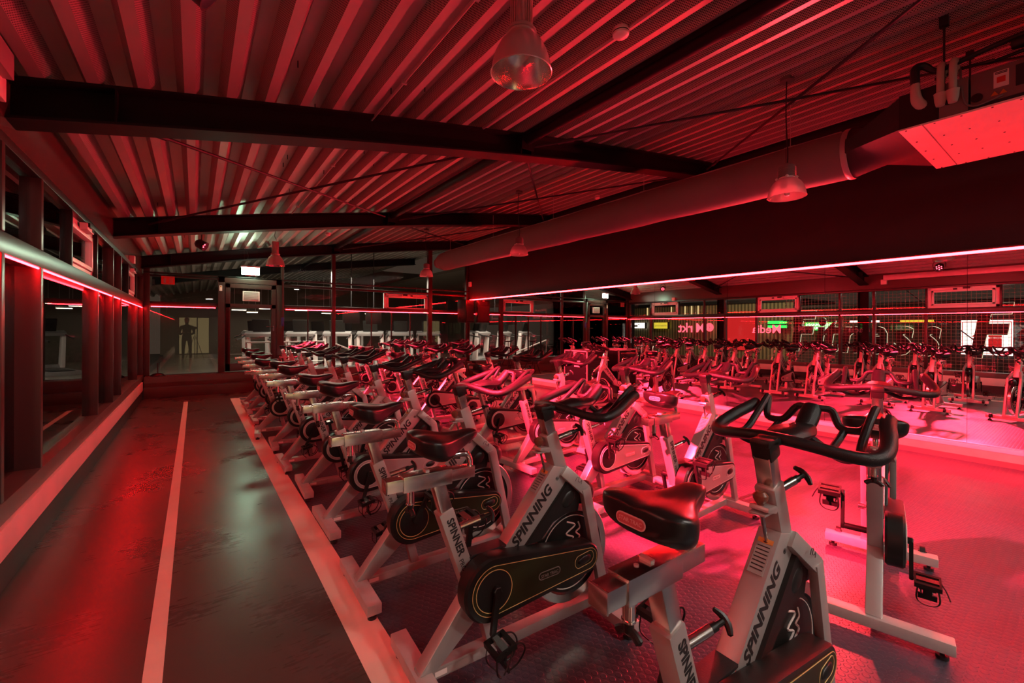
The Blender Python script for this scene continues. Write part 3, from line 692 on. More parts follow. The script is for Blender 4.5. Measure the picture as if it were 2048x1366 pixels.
# ------------------------------------------------------------------ spinning bikes
T_SPIN = text_mesh('SPINNING', .064, .034, .25)
T_REG = text_mesh('\u00ae', .022, .01)
T_SPNR = text_mesh('SPINNER', .042, .030, 0)
T_PRO = text_mesh('PRO', .027, .0, 0)
T_STAR = text_mesh('STAR TRAC', .022, .008, 0, align='CENTER')
def pill(b, cx, cz, L, Hh, y0, y1, mi=0, tilt=0., n=10):
    P = []
    for sgn, a0 in ((1, -90), (-1, 90)):
        for k in range(n+1):
            a = R(a0+180*k/n); P.append((sgn*(L/2-Hh/2)+Hh/2*math.cos(a), Hh/2*math.sin(a)))
    ct, st = math.cos(tilt), math.sin(tilt)
    P = [(cx+p[0]*ct-p[1]*st, cz+p[0]*st+p[1]*ct) for p in P]
    b.prism(P, y0, y1, mi)
    return P
def hull2(c0, r0, c1, r1, n=28):
    d = Vector((c1[0]-c0[0], c1[1]-c0[1])); L = d.length; th = math.atan2(d.y, d.x); al = math.acos((r0-r1)/L); P = []
    for k in range(n+1):
        a = th+al+(2*math.pi-2*al)*k/n; P.append((c0[0]+r0*math.cos(a), c0[1]+r0*math.sin(a)))
    for k in range(n//2+1):
        a = th-al+(2*al)*k/(n//2); P.append((c1[0]+r1*math.cos(a), c1[1]+r1*math.sin(a)))
    return P

def make_bike(dark):
    t = thing('spinning_bike', 'spinning bike', 'exercise bike', (0,0,0), 0)
    # ---- frame
    b = MB()
    b.prism([(-.02,.085),(.055,.085),(.26,.25),(.20,.36),(.165,.31)], -.032, .032)          # rear leg
    b.b2(-.02,.90,-.027,.027,.045,.092)                                                      # base bar
    b.bar((.305,.09,0)[:1]+(0,.09), (.255,0,.28), .05, .045, up=(1,0,0))                      # small post
    b.bar((.090,0,.685), (.235,0,.27), .062, .064, up=(1,0,0))                                # seat tube
    b.prism([(.17,.45),(.21,.33),(.42,.40),(.46,.47),(.37,.475)], -.030, .030)                # lower web
    b.prism([(.345,.46),(.43,.42),(.705,.70),(.690,.755),(.620,.775)], -.034, .034)           # diagonal tube
    b.bar((.612,0,.920), (.700,0,.665), .062, .066, up=(1,0,0))                               # head tube
    for s in (-1, 1):
        yy = s*.068
        b.bar((.675,s*.034,.745), (.785,yy,.640), .030, .055, up=(1,0,1))
        b.bar((.778,yy,.655), (.915,yy,.075), .030, .052, up=(1,0,0))
    b.box((.91,0,.085), (.055,.17,.045))
    b.prism([(.55,.865),(.545,.850),(.60,.835),(.63,.86)], -.030, .030)                       # knob bracket
    fr = b.build('frame', 'silver_paint', t, bevel=.006)
    # lettering on both sides
    dv = Vector((.27,0,.29)).normalized(); up = Vector((-dv.z,0,dv.x))
    o1 = Vector((.412,-.0348,.457)); L1 = .0
    place_text(T_SPIN, 'lettering', 'letter_black', frame_mat(o1+up*(-.004), dv, up), fr)
    place_text(T_REG, 'lettering', 'letter_black', frame_mat(o1+dv*.335, dv, up), fr)
    o2 = o1+dv*.335; o2.y = .0348
    place_text(T_SPIN, 'lettering', 'letter_black', frame_mat(o2+up*(-.004), -dv, up), fr)
    sv = Vector((.145,0,-.415)).normalized(); su = Vector((-sv.z,0,sv.x))
    for s in (-1, 1):
        o = Vector((.104,s*.0318,.655))+ (su*-.014 if s < 0 else su*.014)
        place_text(T_SPNR, 'lettering', 'letter_black', frame_mat(o, sv, su if s < 0 else -su), fr)
        place_text(T_PRO, 'lettering', 'letter_black', frame_mat(o+sv*.178+(su*-.006 if s<0 else su*.006), sv, su if s < 0 else -su), fr)
    b = MB(); b.tube([(.712,-.078,.700),(.722,-.078,.715),(.735,-.078,.712),(.728,-.078,.698),(.742,-.078,.690),(.752,-.078,.698),(.748,-.078,.680)], .0012, 5, smooth=3); b.build('rider_logo', 'letter_black', fr)
    lp = Vector((.560,0,.7068)); b = MB(); b.box(lp, (.11,.045,.002), Matrix((dv, Vector((0,1,0)), up)).transposed()); b.box(lp+dv*.05+up*.0012, (.015,.045,.001), Matrix((dv, Vector((0,1,0)), up)).transposed(), mi=1)
    for k in range(7): b.box(lp+dv*(.032-.012*k)+up*.0012, (.003,.036,.001), Matrix((dv, Vector((0,1,0)), up)).transposed(), mi=2)
    b.build('warning_label', ['label_grey', 'label_orange', 'letter_black'], fr)
    b = MB(); b.prism([(.19,.478),(.20,.470),(.365,.476),(.365,.486),(.20,.486)], -.034, .034); b.build('top_pad', 'black_rubber', t, bevel=.002)
    b = MB(); b.bar((.03,-.0285,.068), (.19,-.0285,.068), .001, .028); b.box((.07,-.0292,.068), (.05,.001,.02), mi=1); b.build('serial_label', ['label_grey', 'paper_white'], t)
    # ---- stabilisers
    b = MB(); b.b2(-.035,.035,-.265,.265,.035,.085); rs = b.build('rear_stabiliser', 'stab_paint', t, bevel=.005)
    b = MB(); b.b2(.865,.935,-.265,.265,.035,.085); fs = b.build('front_stabiliser', 'stab_paint', t, bevel=.005)
    for par, x in ((rs, 0), (fs, .9)):
        for s in (-1, 1):
            b = MB(); b.cyl((x, s*.225, .0), (x, s*.225, .014), .022, 16); b.cyl((x, s*.225, .014), (x, s*.225, .036), .009, 10); b.build('levelling_foot', 'black_rubber', par)
    for s in (-1, 1):
        b = MB(); b.cyl((.955, s*.20-.012, .075), (.955, s*.20+.012, .075), .034, 20); b.b2(.925,.96,s*.20-.018,s*.20-.014,.05,.09); b.b2(.925,.96,s*.20+.014,s*.20+.018,.05,.09); b.build('transport_wheel', 'black_rubber', fs)
    # ---- flywheel
    b = MB(); c0 = (.738,0,.342)
    b.lathe([(0,-.022),(.035,-.022),(.04,-.012),(.185,-.012),(.192,-.021),(.226,-.021),(.231,-.016),(.231,.016),(.226,.021),(.192,.021),(.185,.012),(.04,.012),(.035,.022),(0,.022)], c0, 56, axis='y', mis=[1,1,1,1,0,0,0,0,0,1,1,1,1])
    fw = b.build('flywheel', ['steel', 'black_plastic'], t)
    b = MB()
    for s in (-1, 1):
        y = s*.0128
        b.tube([(c0[0]+.170*math.cos(a*.1309), y, c0[2]+.170*math.sin(a*.1309)) for a in range(48)], .0022, 5, closed=True)
        for rot in (0, 2.1, 4.2):
            S = [(-.02,.145),(.03,.12),(-.025,.09),(.02,.065),(-.01,.045)]; S2 = [(.05,.13),(.06,.10),(.035,.085),(.06,.06),(.03,.04)]
            for L_ in (S, S2): b.tube([(c0[0]+p[0]*math.cos(rot)-p[1]*math.sin(rot), y, c0[2]+p[0]*math.sin(rot)+p[1]*math.cos(rot)) for p in L_], .0042, 5, smooth=4)
    b.build('wheel_emblem', 'white_line', fw)
    b = MB(); b.cyl((.738,-.05,.342), (.738,.085,.342), .012, 12); b.cyl((.738,.06,.342), (.738,.09,.342), .02, 12); b.build('wheel_axle', 'steel', t)
    # ---- chain guard on the near side
    g0, r0, g1, r1 = (.258,.365), .128, (.765,.347), .066
    b = MB(); b.prism(hull2(g0, r0, g1, r1), -.112, -.036, inset=.010); cg = b.build('chain_guard', 'black_plastic', t)
    pm = 'olive_panel' if dark else 'silver_panel'; lm = 'gold_line' if dark else 'white_line'
    # inset side panel with round cut-out for the crank disc
    pts = hull2(g0, r0-.028, g1, r1-.016, 36)
    b = MB(); b.prism(pts, -.1145, -.111); b.build('side_panel', pm, cg)
    b = MB(); b.tube([(p[0], -.1150, p[1]) for p in hull2(g0, r0-.031, g1, r1-.019, 36)], .0013, 5, closed=True)
    b.tube([(g0[0]+.082*math.cos(R(a)), -.1165, g0[1]+.082*math.sin(R(a))) for a in range(0,360,10)], .0016, 5, closed=True)
    P_ = []
    b2_ = MB(); P_ = pill(b2_, .735, .352, .10, .045, -.1165, -.112, tilt=R(6)); b.tube([(p[0]+(p[0]-.735)*.12, -.1150, p[1]+(p[1]-.352)*.25) for p in P_], .0014, 5, closed=True)
    b.build('pinstripe', lm, cg)
    b = MB(); b.lathe([(0,-.118),(.066,-.118),(.078,-.116),(.080,-.112)], (g0[0],0,g0[1]), 36, axis='y'); b.build('crank_disc', 'black_plastic', cg)
    b = MB(); b.ell((.735,-.114,.352), (.040,.010,.020), 20, 10, rot=Matrix.Rotation(R(-6), 3, 'Y')); b.build('guard_bulge', 'black_plastic', cg)
    tl = R(-1)
    b = MB(); pill(b, .535, .350, .118, .034, -.1152, -.114, 0); pill(b, .535, .350, .110, .027, -.1156, -.115, 1); 
    bp_ = b.build('brand_badge', ['scratch_grey', 'olive_panel'] if dark else ['badge_red', 'badge_pink'], cg)
    place_text(T_STAR.copy(), 'badge_text', 'scratch_grey' if dark else 'badge_red', frame_mat((.535,-.1158,.342), (1,0,0), (0,0,1)) @ Matrix.Scale(.82, 4), cg)
    for x, z in ((.44,.487),(.80,.405),(.22,.243)): 
        q = MB(); q.cyl((x,-.05,z), (x,-.045,z), .006, 8)
    # far-side guard (narrow)
    # ---- cranks and pedals (origin at the axle)
    ax = Vector((.262,0,.372))
    for s in (-1, 1):
        b = MB(); y0 = s*.125
        b.cyl((0,s*.034 if s > 0 else s*.112,0), (0,y0+s*.012,0), .016, 14)
        b.prism([(-.017,.0),(-.012,-.015),(-.010,-.165),(0,-.180),(.012,-.165),(.014,-.015),(.017,0),(.010,.016),(-.010,.016)], min(y0,y0+s*.016), max(y0,y0+s*.016), inset=.003)
        cr = b.build('crank_arm', 'black_plastic', t); cr.location = ax + Vector((0,0,0)); cr.rotation_euler = (0, 0 if s < 0 else math.pi, 0)
        if s < 0: cr.rotation_euler = (0, R(8), 0)
        else: cr.rotation_euler = (0, R(188), 0)
        b = MB(); yc = y0+s*.065
        b.cyl((0,y0+s*.01,-.168), (0,yc+s*.05,-.168), .008, 10)
        b.b2(-.045,-.030,yc-.042,yc+.042,-.180,-.158); b.b2(.030,.045,yc-.042,yc+.042,-.180,-.158)
        b.b2(-.045,.045,yc-.048,yc-.040,-.180,-.158); b.b2(-.045,.045,yc+.040,yc+.048,-.180,-.158); b.b2(-.014,.014,yc-.04,yc+.04,-.180,-.158, mi=1)
        # toe cage hanging below
        for q_ in (-.034, .034): b.tube([(.04,yc+q_,-.168),(.075,yc+q_,-.185),(.085,yc+q_*.8,-.225),(.05,yc+q_*.6,-.262),(.0,yc+q_*.7,-.262)], .0035, 6, smooth=4)
        b.tube([(-.04,yc-.036,-.18),(-.05,yc-.04,-.23),(-.03,yc-.02,-.27),(-.03,yc+.02,-.27),(-.05,yc+.04,-.23),(-.04,yc+.036,-.18)], .004, 6, smooth=4, flat=.5)
        b.b2(-.004,.004,yc-.030,yc+.030,-.215,-.185); b.b2(-.004,.004,yc-.016,yc+.016,-.235,-.215); b.b2(-.004,.004,yc-.034,yc+.034,-.262,-.235)
        b.tube([(.03,yc+s*.04,-.17),(.0,yc+s*.062,-.19),(-.04,yc+s*.075,-.21)], .003, 5, smooth=4)
        pd = b.build('pedal', ['black_plastic', 'steel'], cr); pd.data.transform(Matrix.Translation((0,0,.168))); pd.location = (0,0,-.168); pd.rotation_euler = (0, -cr.rotation_euler[1]+R(-12), 0)
    # ---- seat group
    b = MB(); b.bar((.062,0,.800), (.120,0,.60), .050, .050, up=(1,0,0)); b.build('seat_post', 'steel', t, bevel=.004)
    b = MB(); b.b2(-.145,.218,-.026,.026,.797,.843); b.b2(-.146,-.140,-.028,.028,.795,.845); sl = b.build('saddle_slider', 'steel', t, bevel=.003)
    b = MB(); b.b2(-.082,.115,-.031,.031,.790,.850); b.build('slider_sleeve', 'steel', sl, bevel=.003)
    b = MB(); b.cyl((-.02,0,.850),(-.02,0,.853),.006,10); b.build('slider_bolt', 'galv', sl); b = MB(); b.b2(.01,.025,-.016,.016,.850,.857); b.build('slider_clip', 'galv', sl)
    b = MB(); b.cyl((-.045,0,.790),(-.045,0,.740),.015,16); b.cyl((-.045,0,.740),(-.045,0,.735),.017,16); b.cyl((-.045,0,.735),(-.045,0,.710),.012,12,mi=1); b.tube([(-.045,-.03,.700),(-.045,-.012,.712),(-.045,.012,.712),(-.045,.03,.700)],.010,10,mi=1,smooth=3); b.build('adjusting_knob', ['chrome','black_plastic'], sl)
    b = MB(); b.tube([(.205,0,.80),(.207,0,.855),(.195,0,.885),(.165,0,.893),(.130,0,.893),(.108,0,.908),(.100,0,.945)], .0125, 14, smooth=6); b.build('saddle_stem', 'chrome', t)
    b = MB()
    secs = [(-.038,.060,.990,.034),(-.032,.092,.998,.056),(-.010,.116,1.003,.068),(.022,.126,.998,.078),(.058,.112,.990,.082),(.094,.082,.983,.078),(.130,.055,.982,.062),(.168,.042,.986,.048),(.200,.036,.990,.038),(.225,.026,.988,.028),(.238,.010,.982,.014)]
    V = []; F = []; n = 24
    for x, hw, zt_, dp in secs:
        for k in range(n):
            a = 2*math.pi*k/n; cy = math.cos(a); sz = math.sin(a)
            y = hw*math.copysign(abs(cy)**.8, cy)
            if sz >= 0: z = zt_-dp*.35+dp*.35*abs(sz)**.7 - .010*math.exp(-(y/.018)**2)*(1 if hw > .06 else 0)
            else: z = zt_-dp*.35-dp*.95*abs(sz)**.6
            V.append((x, y, z))
    m_ = len(secs)
    for i in range(m_-1):
        for k in range(n): F.append((i*n+k, i*n+(k+1) % n, (i+1)*n+(k+1) % n, (i+1)*n+k))
    F.append(tuple(range(n))); F.append(tuple((m_-1)*n+k for k in range(n))[::-1]); b.add(V, F)
    sd = b.build('saddle', 'saddle_vinyl', t, ang=60)
    md = sd.modifiers.new('round', 'SUBSURF'); md.levels = 1; md.render_levels = 1
    b = MB(); b.cyl((.100,-.02,.955),(.100,.02,.955),.018,12); b.tube([(.0,-.03,.955),(.10,-.022,.945),(.19,-.012,.962)],.004,6); b.tube([(.0,.03,.955),(.10,.022,.945),(.19,.012,.962)],.004,6); b.build('saddle_rail', 'dark_steel', sd)
    b = MB(); pill(b, 0, 0, .082, .026, -.0012, .0004, 0); pill(b, 0, 0, .076, .020, -.0018, -.001, 1)
    o = b.build('brand_badge', ['badge_pink', 'badge_red'], sd)
    fm = frame_mat((-.0405, 0, .957), (0, -1, 0), (.12, 0, 1))
    o.data.transform(fm @ Matrix(((1,0,0,0),(0,0,1,0),(0,-1,0,0),(0,0,0,1))))
    place_text(T_STAR, 'badge_text', 'badge_pink', fm @ Matrix.Translation((0,-.004,.0022)) @ Matrix.Scale(.56, 4), sd)
    # ---- handlebar group
    b = MB(); b.bar((.640,0,.84), (.592,0,1.000), .050, .052, up=(1,0,0)); b.build('handlebar_post', 'steel', t, bevel=.004)
    b = MB()
    b.bar((.604,0,.985), (.585,0,1.045), .060, .066, up=(1,0,0)); b.b2(.552,.72,-.030,.030,1.022,1.048)
    hb = b.build('handlebar_clamp', 'black_plastic', t, bevel=.010)
    b = MB()
    half = [(.97,.205,1.092),(.93,.212,1.080),(.86,.232,1.056),(.79,.245,1.030),(.735,.235,1.015),(.700,.190,1.016),(.670,.110,1.030),(.650,.03,1.040)]
    path = half + [(p[0], -p[1], p[2]) for p in reversed(half)]
    rad = [.022,.022,.022,.021,.020,.019,.018,.018]; b.tube(path, rad+rad[::-1], 14, smooth=5)
    hbar = b.build('handlebar', 'grip_foam', t)
    b = MB()
    b.tube([(.69,0,1.035),(.76,0,1.042),(.83,0,1.038),(.88,0,1.050)], [.045,.062,.055,.035], 16, smooth=4, flat=.42)
    b.tube([(.86,0,1.035),(.905,0,1.068),(.945,0,1.108)], [.030,.034,.030], 14, smooth=3, flat=.8)
    for s in (-1, 1):
        b.tube([(.94,s*.02,1.108),(.955,s*.055,1.100),(.93,s*.085,1.055),(.925,s*.120,1.048),(.94,s*.150,1.058),(.985,s*.165,1.112),(.975,s*.168,1.118),(.90,s*.168,1.065),(.82,s*.175,1.010),(.77,s*.205,1.010)], .0125, 10, smooth=4)
        b.tube([(.935,s*.100,1.048),(.86,s*.100,1.015),(.78,s*.10,.998),(.69,s*.085,1.028)], .0115, 10, smooth=3)
        b.tube([(.86,s*.02,1.020),(.88,s*.05,.990),(.85,s*.10,.972),(.80,s*.15,.980),(.775,s*.19,1.008)], .0125, 10, smooth=4)
    b.build('aero_bars', 'grip_foam', t)
    # T-handles: head tube and seat tube
    for (p, d) in (((.655,-.0,.885), (.93,-.25,.28)), ((.165,.0,.600), (.93,-.25,.25))):
        p = Vector(p); d = Vector(d).normalized(); b = MB()
        b.cyl(p, p+d*.085, .014, 14); b.cyl(p+d*.085, p+d*.105, .012, 12, mi=1); b.cyl(p+d*.10, p+d*.13, .008, 10, mi=1)
        sdv = d.cross(Vector((1,0,0))).normalized(); b.tube([p+d*.135-sdv*.032-d*.008, p+d*.137-sdv*.012, p+d*.137+sdv*.012, p+d*.135+sdv*.032-d*.008], [.007,.010,.010,.007], 8, mi=1, smooth=3); b.build('lock_handle', ['steel','black_plastic'], t)
    # brake knob, plate and rod
    b = MB(); b.lathe([(0,.022),(.012,.020),(.0215,.010),(.022,.0),(.016,-.012),(.009,-.018),(.009,-.022)], (.560,0,.885), 22); kb = b.build('brake_knob', 'knob_brown', t)
    b = MB(); b.cyl((.560,0,.868), (.600,0,.735), .0055, 10); b.cyl((.598,0,.745),(.602,0,.728),.010,10,mi=1); b.build('brake_rod', ['steel','black_plastic'], t)
    b = MB(); b.prism([(.535,.845),(.535,.838),(.615,.838),(.615,.845)], -.024, .024); b.build('brake_plate', 'silver_paint', t, bevel=.002)
    # black shroud between the tubes and fender ball
    b = MB(); b.prism([(.455,.455),(.53,.455),(.60,.52),(.69,.545),(.765,.545),(.785,.635),(.700,.695)], -.046, .046, inset=.010)
    b.ell((.70,-.040,.610), (.050,.014,.035), 16, 8, rot=Matrix.Rotation(R(-40), 3, 'Y')); b.build('wheel_shroud', 'black_plastic', t)
    b = MB(); b.ell((.838,0,.600), (.055,.044,.058), 20, 12); b.build('front_cowl', 'black_plastic', t)
    return t
def copy_tree(o, parent=None, loc=None):
    c = o.copy(); C.objects.link(c)
    if parent: c.parent = parent
    for ch in [x for x in ALLB if x.parent == o]: copy_tree(ch, c)
    return c
protoS = make_bike(False); protoD = make_bike(True)
ALLB = list(bpy.data.objects)
SEATG = ('seat_post', 'saddle_slider', 'saddle_stem', 'saddle'); HBG = ('handlebar_post', 'handlebar_clamp', 'handlebar', 'aero_bars')
used = set()
def bike(x, y, ang, label, dark=False, flip=False, dh=0., ds=0., group=None, crank=None, dslide=0.):
    proto = protoD if dark else protoS
    if proto.name in used: o = copy_tree(proto)
    else: o = proto; used.add(proto.name)
    o.location = (x, y, 0); o.rotation_euler = (0, 0, R(ang)); o['label'] = label; o['category'] = 'exercise bike'; o['group'] = group
    for ch in bpy.data.objects:
        if ch.parent != o: continue
        st = ch.name.split('.')[0]
        hv = Vector((-.30, 0, .954)); sv_ = Vector((-.28, 0, .96))
        if st in HBG: ch.location = hv*dh
        elif st in SEATG:
            ch.location = sv_*ds
            if st != 'seat_post': ch.location.x += dslide
    if crank is not None:
        cs = [ch for ch in bpy.data.objects if ch.parent == o and ch.name.split('.')[0] == 'crank_arm']
        for ch in cs:
            near = min(v.co.y for v in ch.data.vertices) < -.1
            ch.rotation_euler = (0, R(crank if near else crank+180), 0)
            for pd in bpy.data.objects:
                if pd.parent == ch: pd.rotation_euler = (0, -ch.rotation_euler[1]+R(-12), 0)
    return o
GA, GB = 'spinning bikes in the row along the salmon stripe', 'spinning bikes in the second row nearer the mirror'
ordn = ['nearest', 'second', 'third', 'fourth', 'fifth', 'sixth', 'seventh', 'eighth', 'ninth', 'tenth', 'eleventh']
rowA = [(.835,.625,-1,True,.018,.012,20),(.703,1.541,-2.9,True,0,0,8),(.698,2.303,-1.2,True,.01,.005,-150),(.735,3.18,0,False,.02,.03,15),(.75,4.01,-2,False,.01,.01,-10),(.715,4.83,1,False,.035,.03,30),(.74,5.67,-3,False,.02,.02,0),(.66,6.47,-6,False,.02,.0,170),(.70,7.32,0,True,.03,.02,40),(.705,8.18,0,False,.04,.02,-20),(.72,9.02,2,False,.02,.04,10)]
for i, (x, y, a, dk, dh, ds, ck) in enumerate(rowA):
    extra = {0: 'nearest spinning bike, cut off by the bottom edge of the photo, big saddle in front',
             1: 'spinning bike with worn black-green guard, second in the row beside the salmon stripe',
             2: 'spinning bike with worn black-green guard, third in the row beside the salmon stripe'}.get(i, '%s spinning bike from the camera in the row beside the wide salmon stripe' % ordn[i])
    bike(x, y, a, extra, dk, dh=dh, ds=ds, group=GA, crank=ck)
rowB = [(2.53,.62,12.5,False,.03,.0,8),(2.448,1.718,1.2,False,.02,-.01,165),(2.414,2.444,.4,False,.015,-.01,170),(2.55,3.406,4,False,.015,.0,5),(2.518,4.144,0,False,.02,.01,20),(2.68,4.98,4,False,.02,.03,60),(2.55,5.82,0,False,.03,.02,-40),(2.5,6.65,-2,False,.02,.03,0),(2.55,7.5,3,False,.05,.05,120),(2.55,8.3,0,False,.05,.06,10),(2.6,9.1,-2,False,.04,.05,60)]
for i, (x, y, a, dk, dh, ds, ck) in enumerate(rowB):
    extra = {0: 'spinning bike seen straight from behind at the right, alone on the sunlit-red floor'.replace('sunlit-red', 'bright red')}.get(i, '%s spinning bike from the camera in the second row, nearer the mirror' % ordn[i])
    bike(x, y, a, extra, dk, dh=dh, ds=ds, group=GB, crank=ck)
bike(6.42, 5.06, 170, 'spinning bike facing the class, standing by the mirror beside the black flight case', False, dh=.03, ds=-.02, group=None, crank=40)
bike(4.15, 8.9, -3, 'lone spinning bike of a third row near the far corner', False, dh=.03, ds=.03, crank=0)
bike(3.35, -.55, 5, 'spinning bike at the far right edge of the photo, only a stabiliser end showing', False, dh=.0, ds=.0, crank=0)

# ------------------------------------------------------------------ flight case, stands, speaker
t = thing('flight_case', 'black wheeled flight case with silver edges and a paper label by the mirror', 'flight case', (6.25, 6.05, 0))
b = MB(); b.b2(-.27,.27,-.30,.30,.10,.97); b.build('case_body', 'flight_case', t, bevel=.004)
b = MB()
for sx in (-1, 1):
    for sy in (-1, 1): b.b2(sx*.272-.012, sx*.272+.012, sy*.302-.012, sy*.302+.012, .09, .98)
for z in (.10, .97):
    for s in (-1, 1): b.b2(-.28,.28,s*.302-.012,s*.302+.012,z-.012,z+.012); b.b2(s*.272-.012,s*.272+.012,-.31,.31,z-.012,z+.012)
b.build('edge_profile', 'alu', t)
b = MB(); b.b2(-.277,-.272,-.12,.04,.66,.78); b.b2(-.279,-.277,-.10,.02,.69,.75,mi=1); b.build('paper_label', ['paper_white','label_grey'], t)
b = MB()
for z in (.2,.32,.44,.56,.68,.8,.9):
    for s in (-1, 1): b.ell((-.285, s*.28, z), (.006,.006,.006), 8, 6)
b.build('rivets', 'alu', t)
b = MB(); b.b2(-.26,.26,-.305,-.30,.14,.93); 
for k in range(6): b.b2(-.24,.24,-.318,-.305,.17+k*.125,.28+k*.125)
b.build('rack_equipment', 'black_plastic', t)
b = MB()
for x, z in ((-.1,.62),(.08,.63),(.15,.50),(-.16,.49),(.0,.36)): b.ell((x,-.32,z),(.006,.004,.004),8,6)
b.build('indicator_lights', 'green_dot', t)
b = MB(); b.b2(-.10,.02,-.31,-.30,.95,1.0); b.b2(-.29,-.272,-.05,.05,.88,.95); b.build('case_latch', 'alu', t)
for sx in (-1, 1):
    for sy in (-1, 1):
        b = MB(); b.cyl((sx*.2-.02, sy*.24, .045), (sx*.2+.02, sy*.24, .045), .045, 18); b.b2(sx*.2-.03, sx*.2+.03, sy*.24-.02, sy*.24+.02, .06, .10); b.build('castor', 'black_rubber', t)
# black mat by the case
b = MB(); b.b2(5.85,6.25,4.05,4.35,.0,.018); tag(b.build('rubber_pad', 'black_rubber', bevel=.004), 'flat black rubber pad on the floor before the mirror', 'pad')
# tripod stands
def tripod(loc, h, label):
    t = thing('tripod_stand', label, 'stand', loc)
    b = MB(); b.cyl((0,0,.25),(0,0,h),.012,10); b.cyl((0,0,.62),(0,0,.68),.020,10); b.build('pole', 'dark_steel', t)
    for k in range(3):
        a = k*2.094+.4; b = MB(); b.cyl((.02*math.cos(a),.02*math.sin(a),.66),(.34*math.cos(a),.34*math.sin(a),.01),.010,8); b.cyl((0,0,.30),(.17*math.cos(a),.17*math.sin(a),.335),.006,6); b.build('leg', 'dark_steel', t)
    b = MB(); b.b2(-.10,.10,-.015,.015,h-.02,h+.02); b.tube([(-.1,0,h),(-.16,0,h+.03)],.01,8); b.tube([(.1,0,h),(.16,0,h+.03)],.01,8); b.build('stand_head', 'black_plastic', t)
tripod((5.95, 10.35, 0), 1.02, 'black tripod stand standing in the far right corner in front of the wide step')
tripod((4.9, 10.5, 0), 1.00, 'black tripod stand left of the other one near the far wall')
# speaker
t = thing('wall_speaker', 'black speaker box hanging in the far right corner beside the mirror', 'speaker', (6.42, 11.02, 1.90), R(20))
b = MB(); b.prism([(-.19,-.33),(.19,-.33),(.19,.33),(-.19,.33)], -.14, .18); b.build('cabinet', 'black_plastic', t, bevel=.010)
b = MB(); b.b2(-.17,.17,-.150,-.142,-.30,.16); b.build('front_grille', 'black_rubber', t)
b = MB(); b.b2(-.12,.12,-.150,-.142,.20,.30); b.build('horn', 'dark_steel', t)
b = MB(); b.b2(-.03,.03,-.152,-.142,.305,.325); b.build('speaker_logo', 'alu', t)
b = MB(); b.cyl((0,.18,0),(.05,.36,.02),.02,10); b.build('wall_bracket', 'dark_steel', t)

# ------------------------------------------------------------------ neighbouring gym behind the far wall
b = MB(); b.b2(-1.2, XM+6, YB+.1, 24, -.06, 0); struct(b.build('floor.002', 'gym_floor'))
b = MB(); b.b2(-1.2, XM+6, 23.9, 24.1, 0, 4.6); struct(b.build('wall_back.001', 'gym_wall'))
b = MB(); b.b2(XM+5.9, XM+6.1, YB, 24, 0, 4.6); struct(b.build('wall_right.002', 'gym_wall'))
b = MB(); b.b2(XM+.3, XM+6, YB+.1, 24, 3.3, 3.4); struct(b.build('ceiling.002', 'gym_wall'))
b = MB(); b.b2(.4, 1.4, YB+.35, YB+.5, 0, .35); b.b2(-1.0, .4, YB+.12, YB+.2, 0, .35); struct(b.build('trim_130', 'white_trim'))
for j, (x, y, z, L_) in enumerate(((1.5,21.5,2.15,.5),(2.5,22,2.25,.4),(3.9,21.5,2.2,.5),(5.1,22,2.1,.4),(8.5,19,2.2,.4),(2.1,22.8,2.1,.4),(9.5,20,2.2,.5),(6.9,21,2.1,.5))):
    t = thing('ceiling_light', ['glowing lamp panel over the neighbouring gym, %s' % s for s in ('seen through the door glass', 'just right of the door', 'above the treadmills', 'right of the treadmills', 'far right', 'at the back middle', 'at the back right', 'at the back left')][j], 'ceiling light', (x, y, z))
    b = MB(); b.b2(-L_/2, L_/2, -.12, .12, -.02, 0); b.build('diffuser', 'gym_lamp', t)
    b = MB(); b.b2(-L_/2-.02, L_/2+.02, -.14, .14, 0, .05); b.cyl((-L_/3,0,.05),(-L_/3,0,max(.3, (zt(x) if x<6.9 else 3.3)-z)),.006,6); b.cyl((L_/3,0,.05),(L_/3,0,max(.3, (zt(x) if x<6.9 else 3.3)-z)),.006,6); b.build('housing', 'white_plastic', t)
def make_treadmill():
    t = thing('treadmill', 'treadmill', 'treadmill', (0,0,0))
    b = MB(); b.prism([(-.9,.0),(.75,.0),(.95,.08),(.95,.22),(.70,.24),(.6,.14),(-.9,.12)], -.40, .40); b.build('running_deck', 'treadmill_grey', t, bevel=.01)
    b = MB(); b.b2(-.85,.6,-.26,.26,.14,.148); b.build('belt', 'black_rubber', t)
    for s in (-1, 1): b = MB(); b.prism([(.55,.14),(.78,.14),(.62,1.20),(.48,1.20)], s*.40-.05, s*.40+.05); b.build('upright', 'white_plastic', t, bevel=.012)
    b = MB(); b.prism([(.42,1.12),(.66,1.16),(.62,1.30),(.40,1.22)], -.44, .44); b.build('console_base', 'treadmill_grey', t, bevel=.012)
    b = MB(); b.prism([(.54,1.26),(.60,1.28),(.50,1.66),(.44,1.64)], -.24, .24); b.build('display', 'black_plastic', t, bevel=.008)
    for s in (-1, 1): b = MB(); b.tube([(.5,s*.42,1.18),(.2,s*.42,1.10),(-.15,s*.42,1.05)], .022, 10, smooth=3); b.build('handrail', 'black_rubber', t)
    return t
tm = make_treadmill(); ALLB = list(bpy.data.objects)
spots = [(1.4,14.6),(2.5,14.6),(3.6,14.6),(4.7,14.6),(5.8,14.6),(6.9,14.6),(1.6,18.4),(2.7,18.4),(3.8,18.4),(4.9,18.4),(6.0,18.4),(7.1,18.4)]
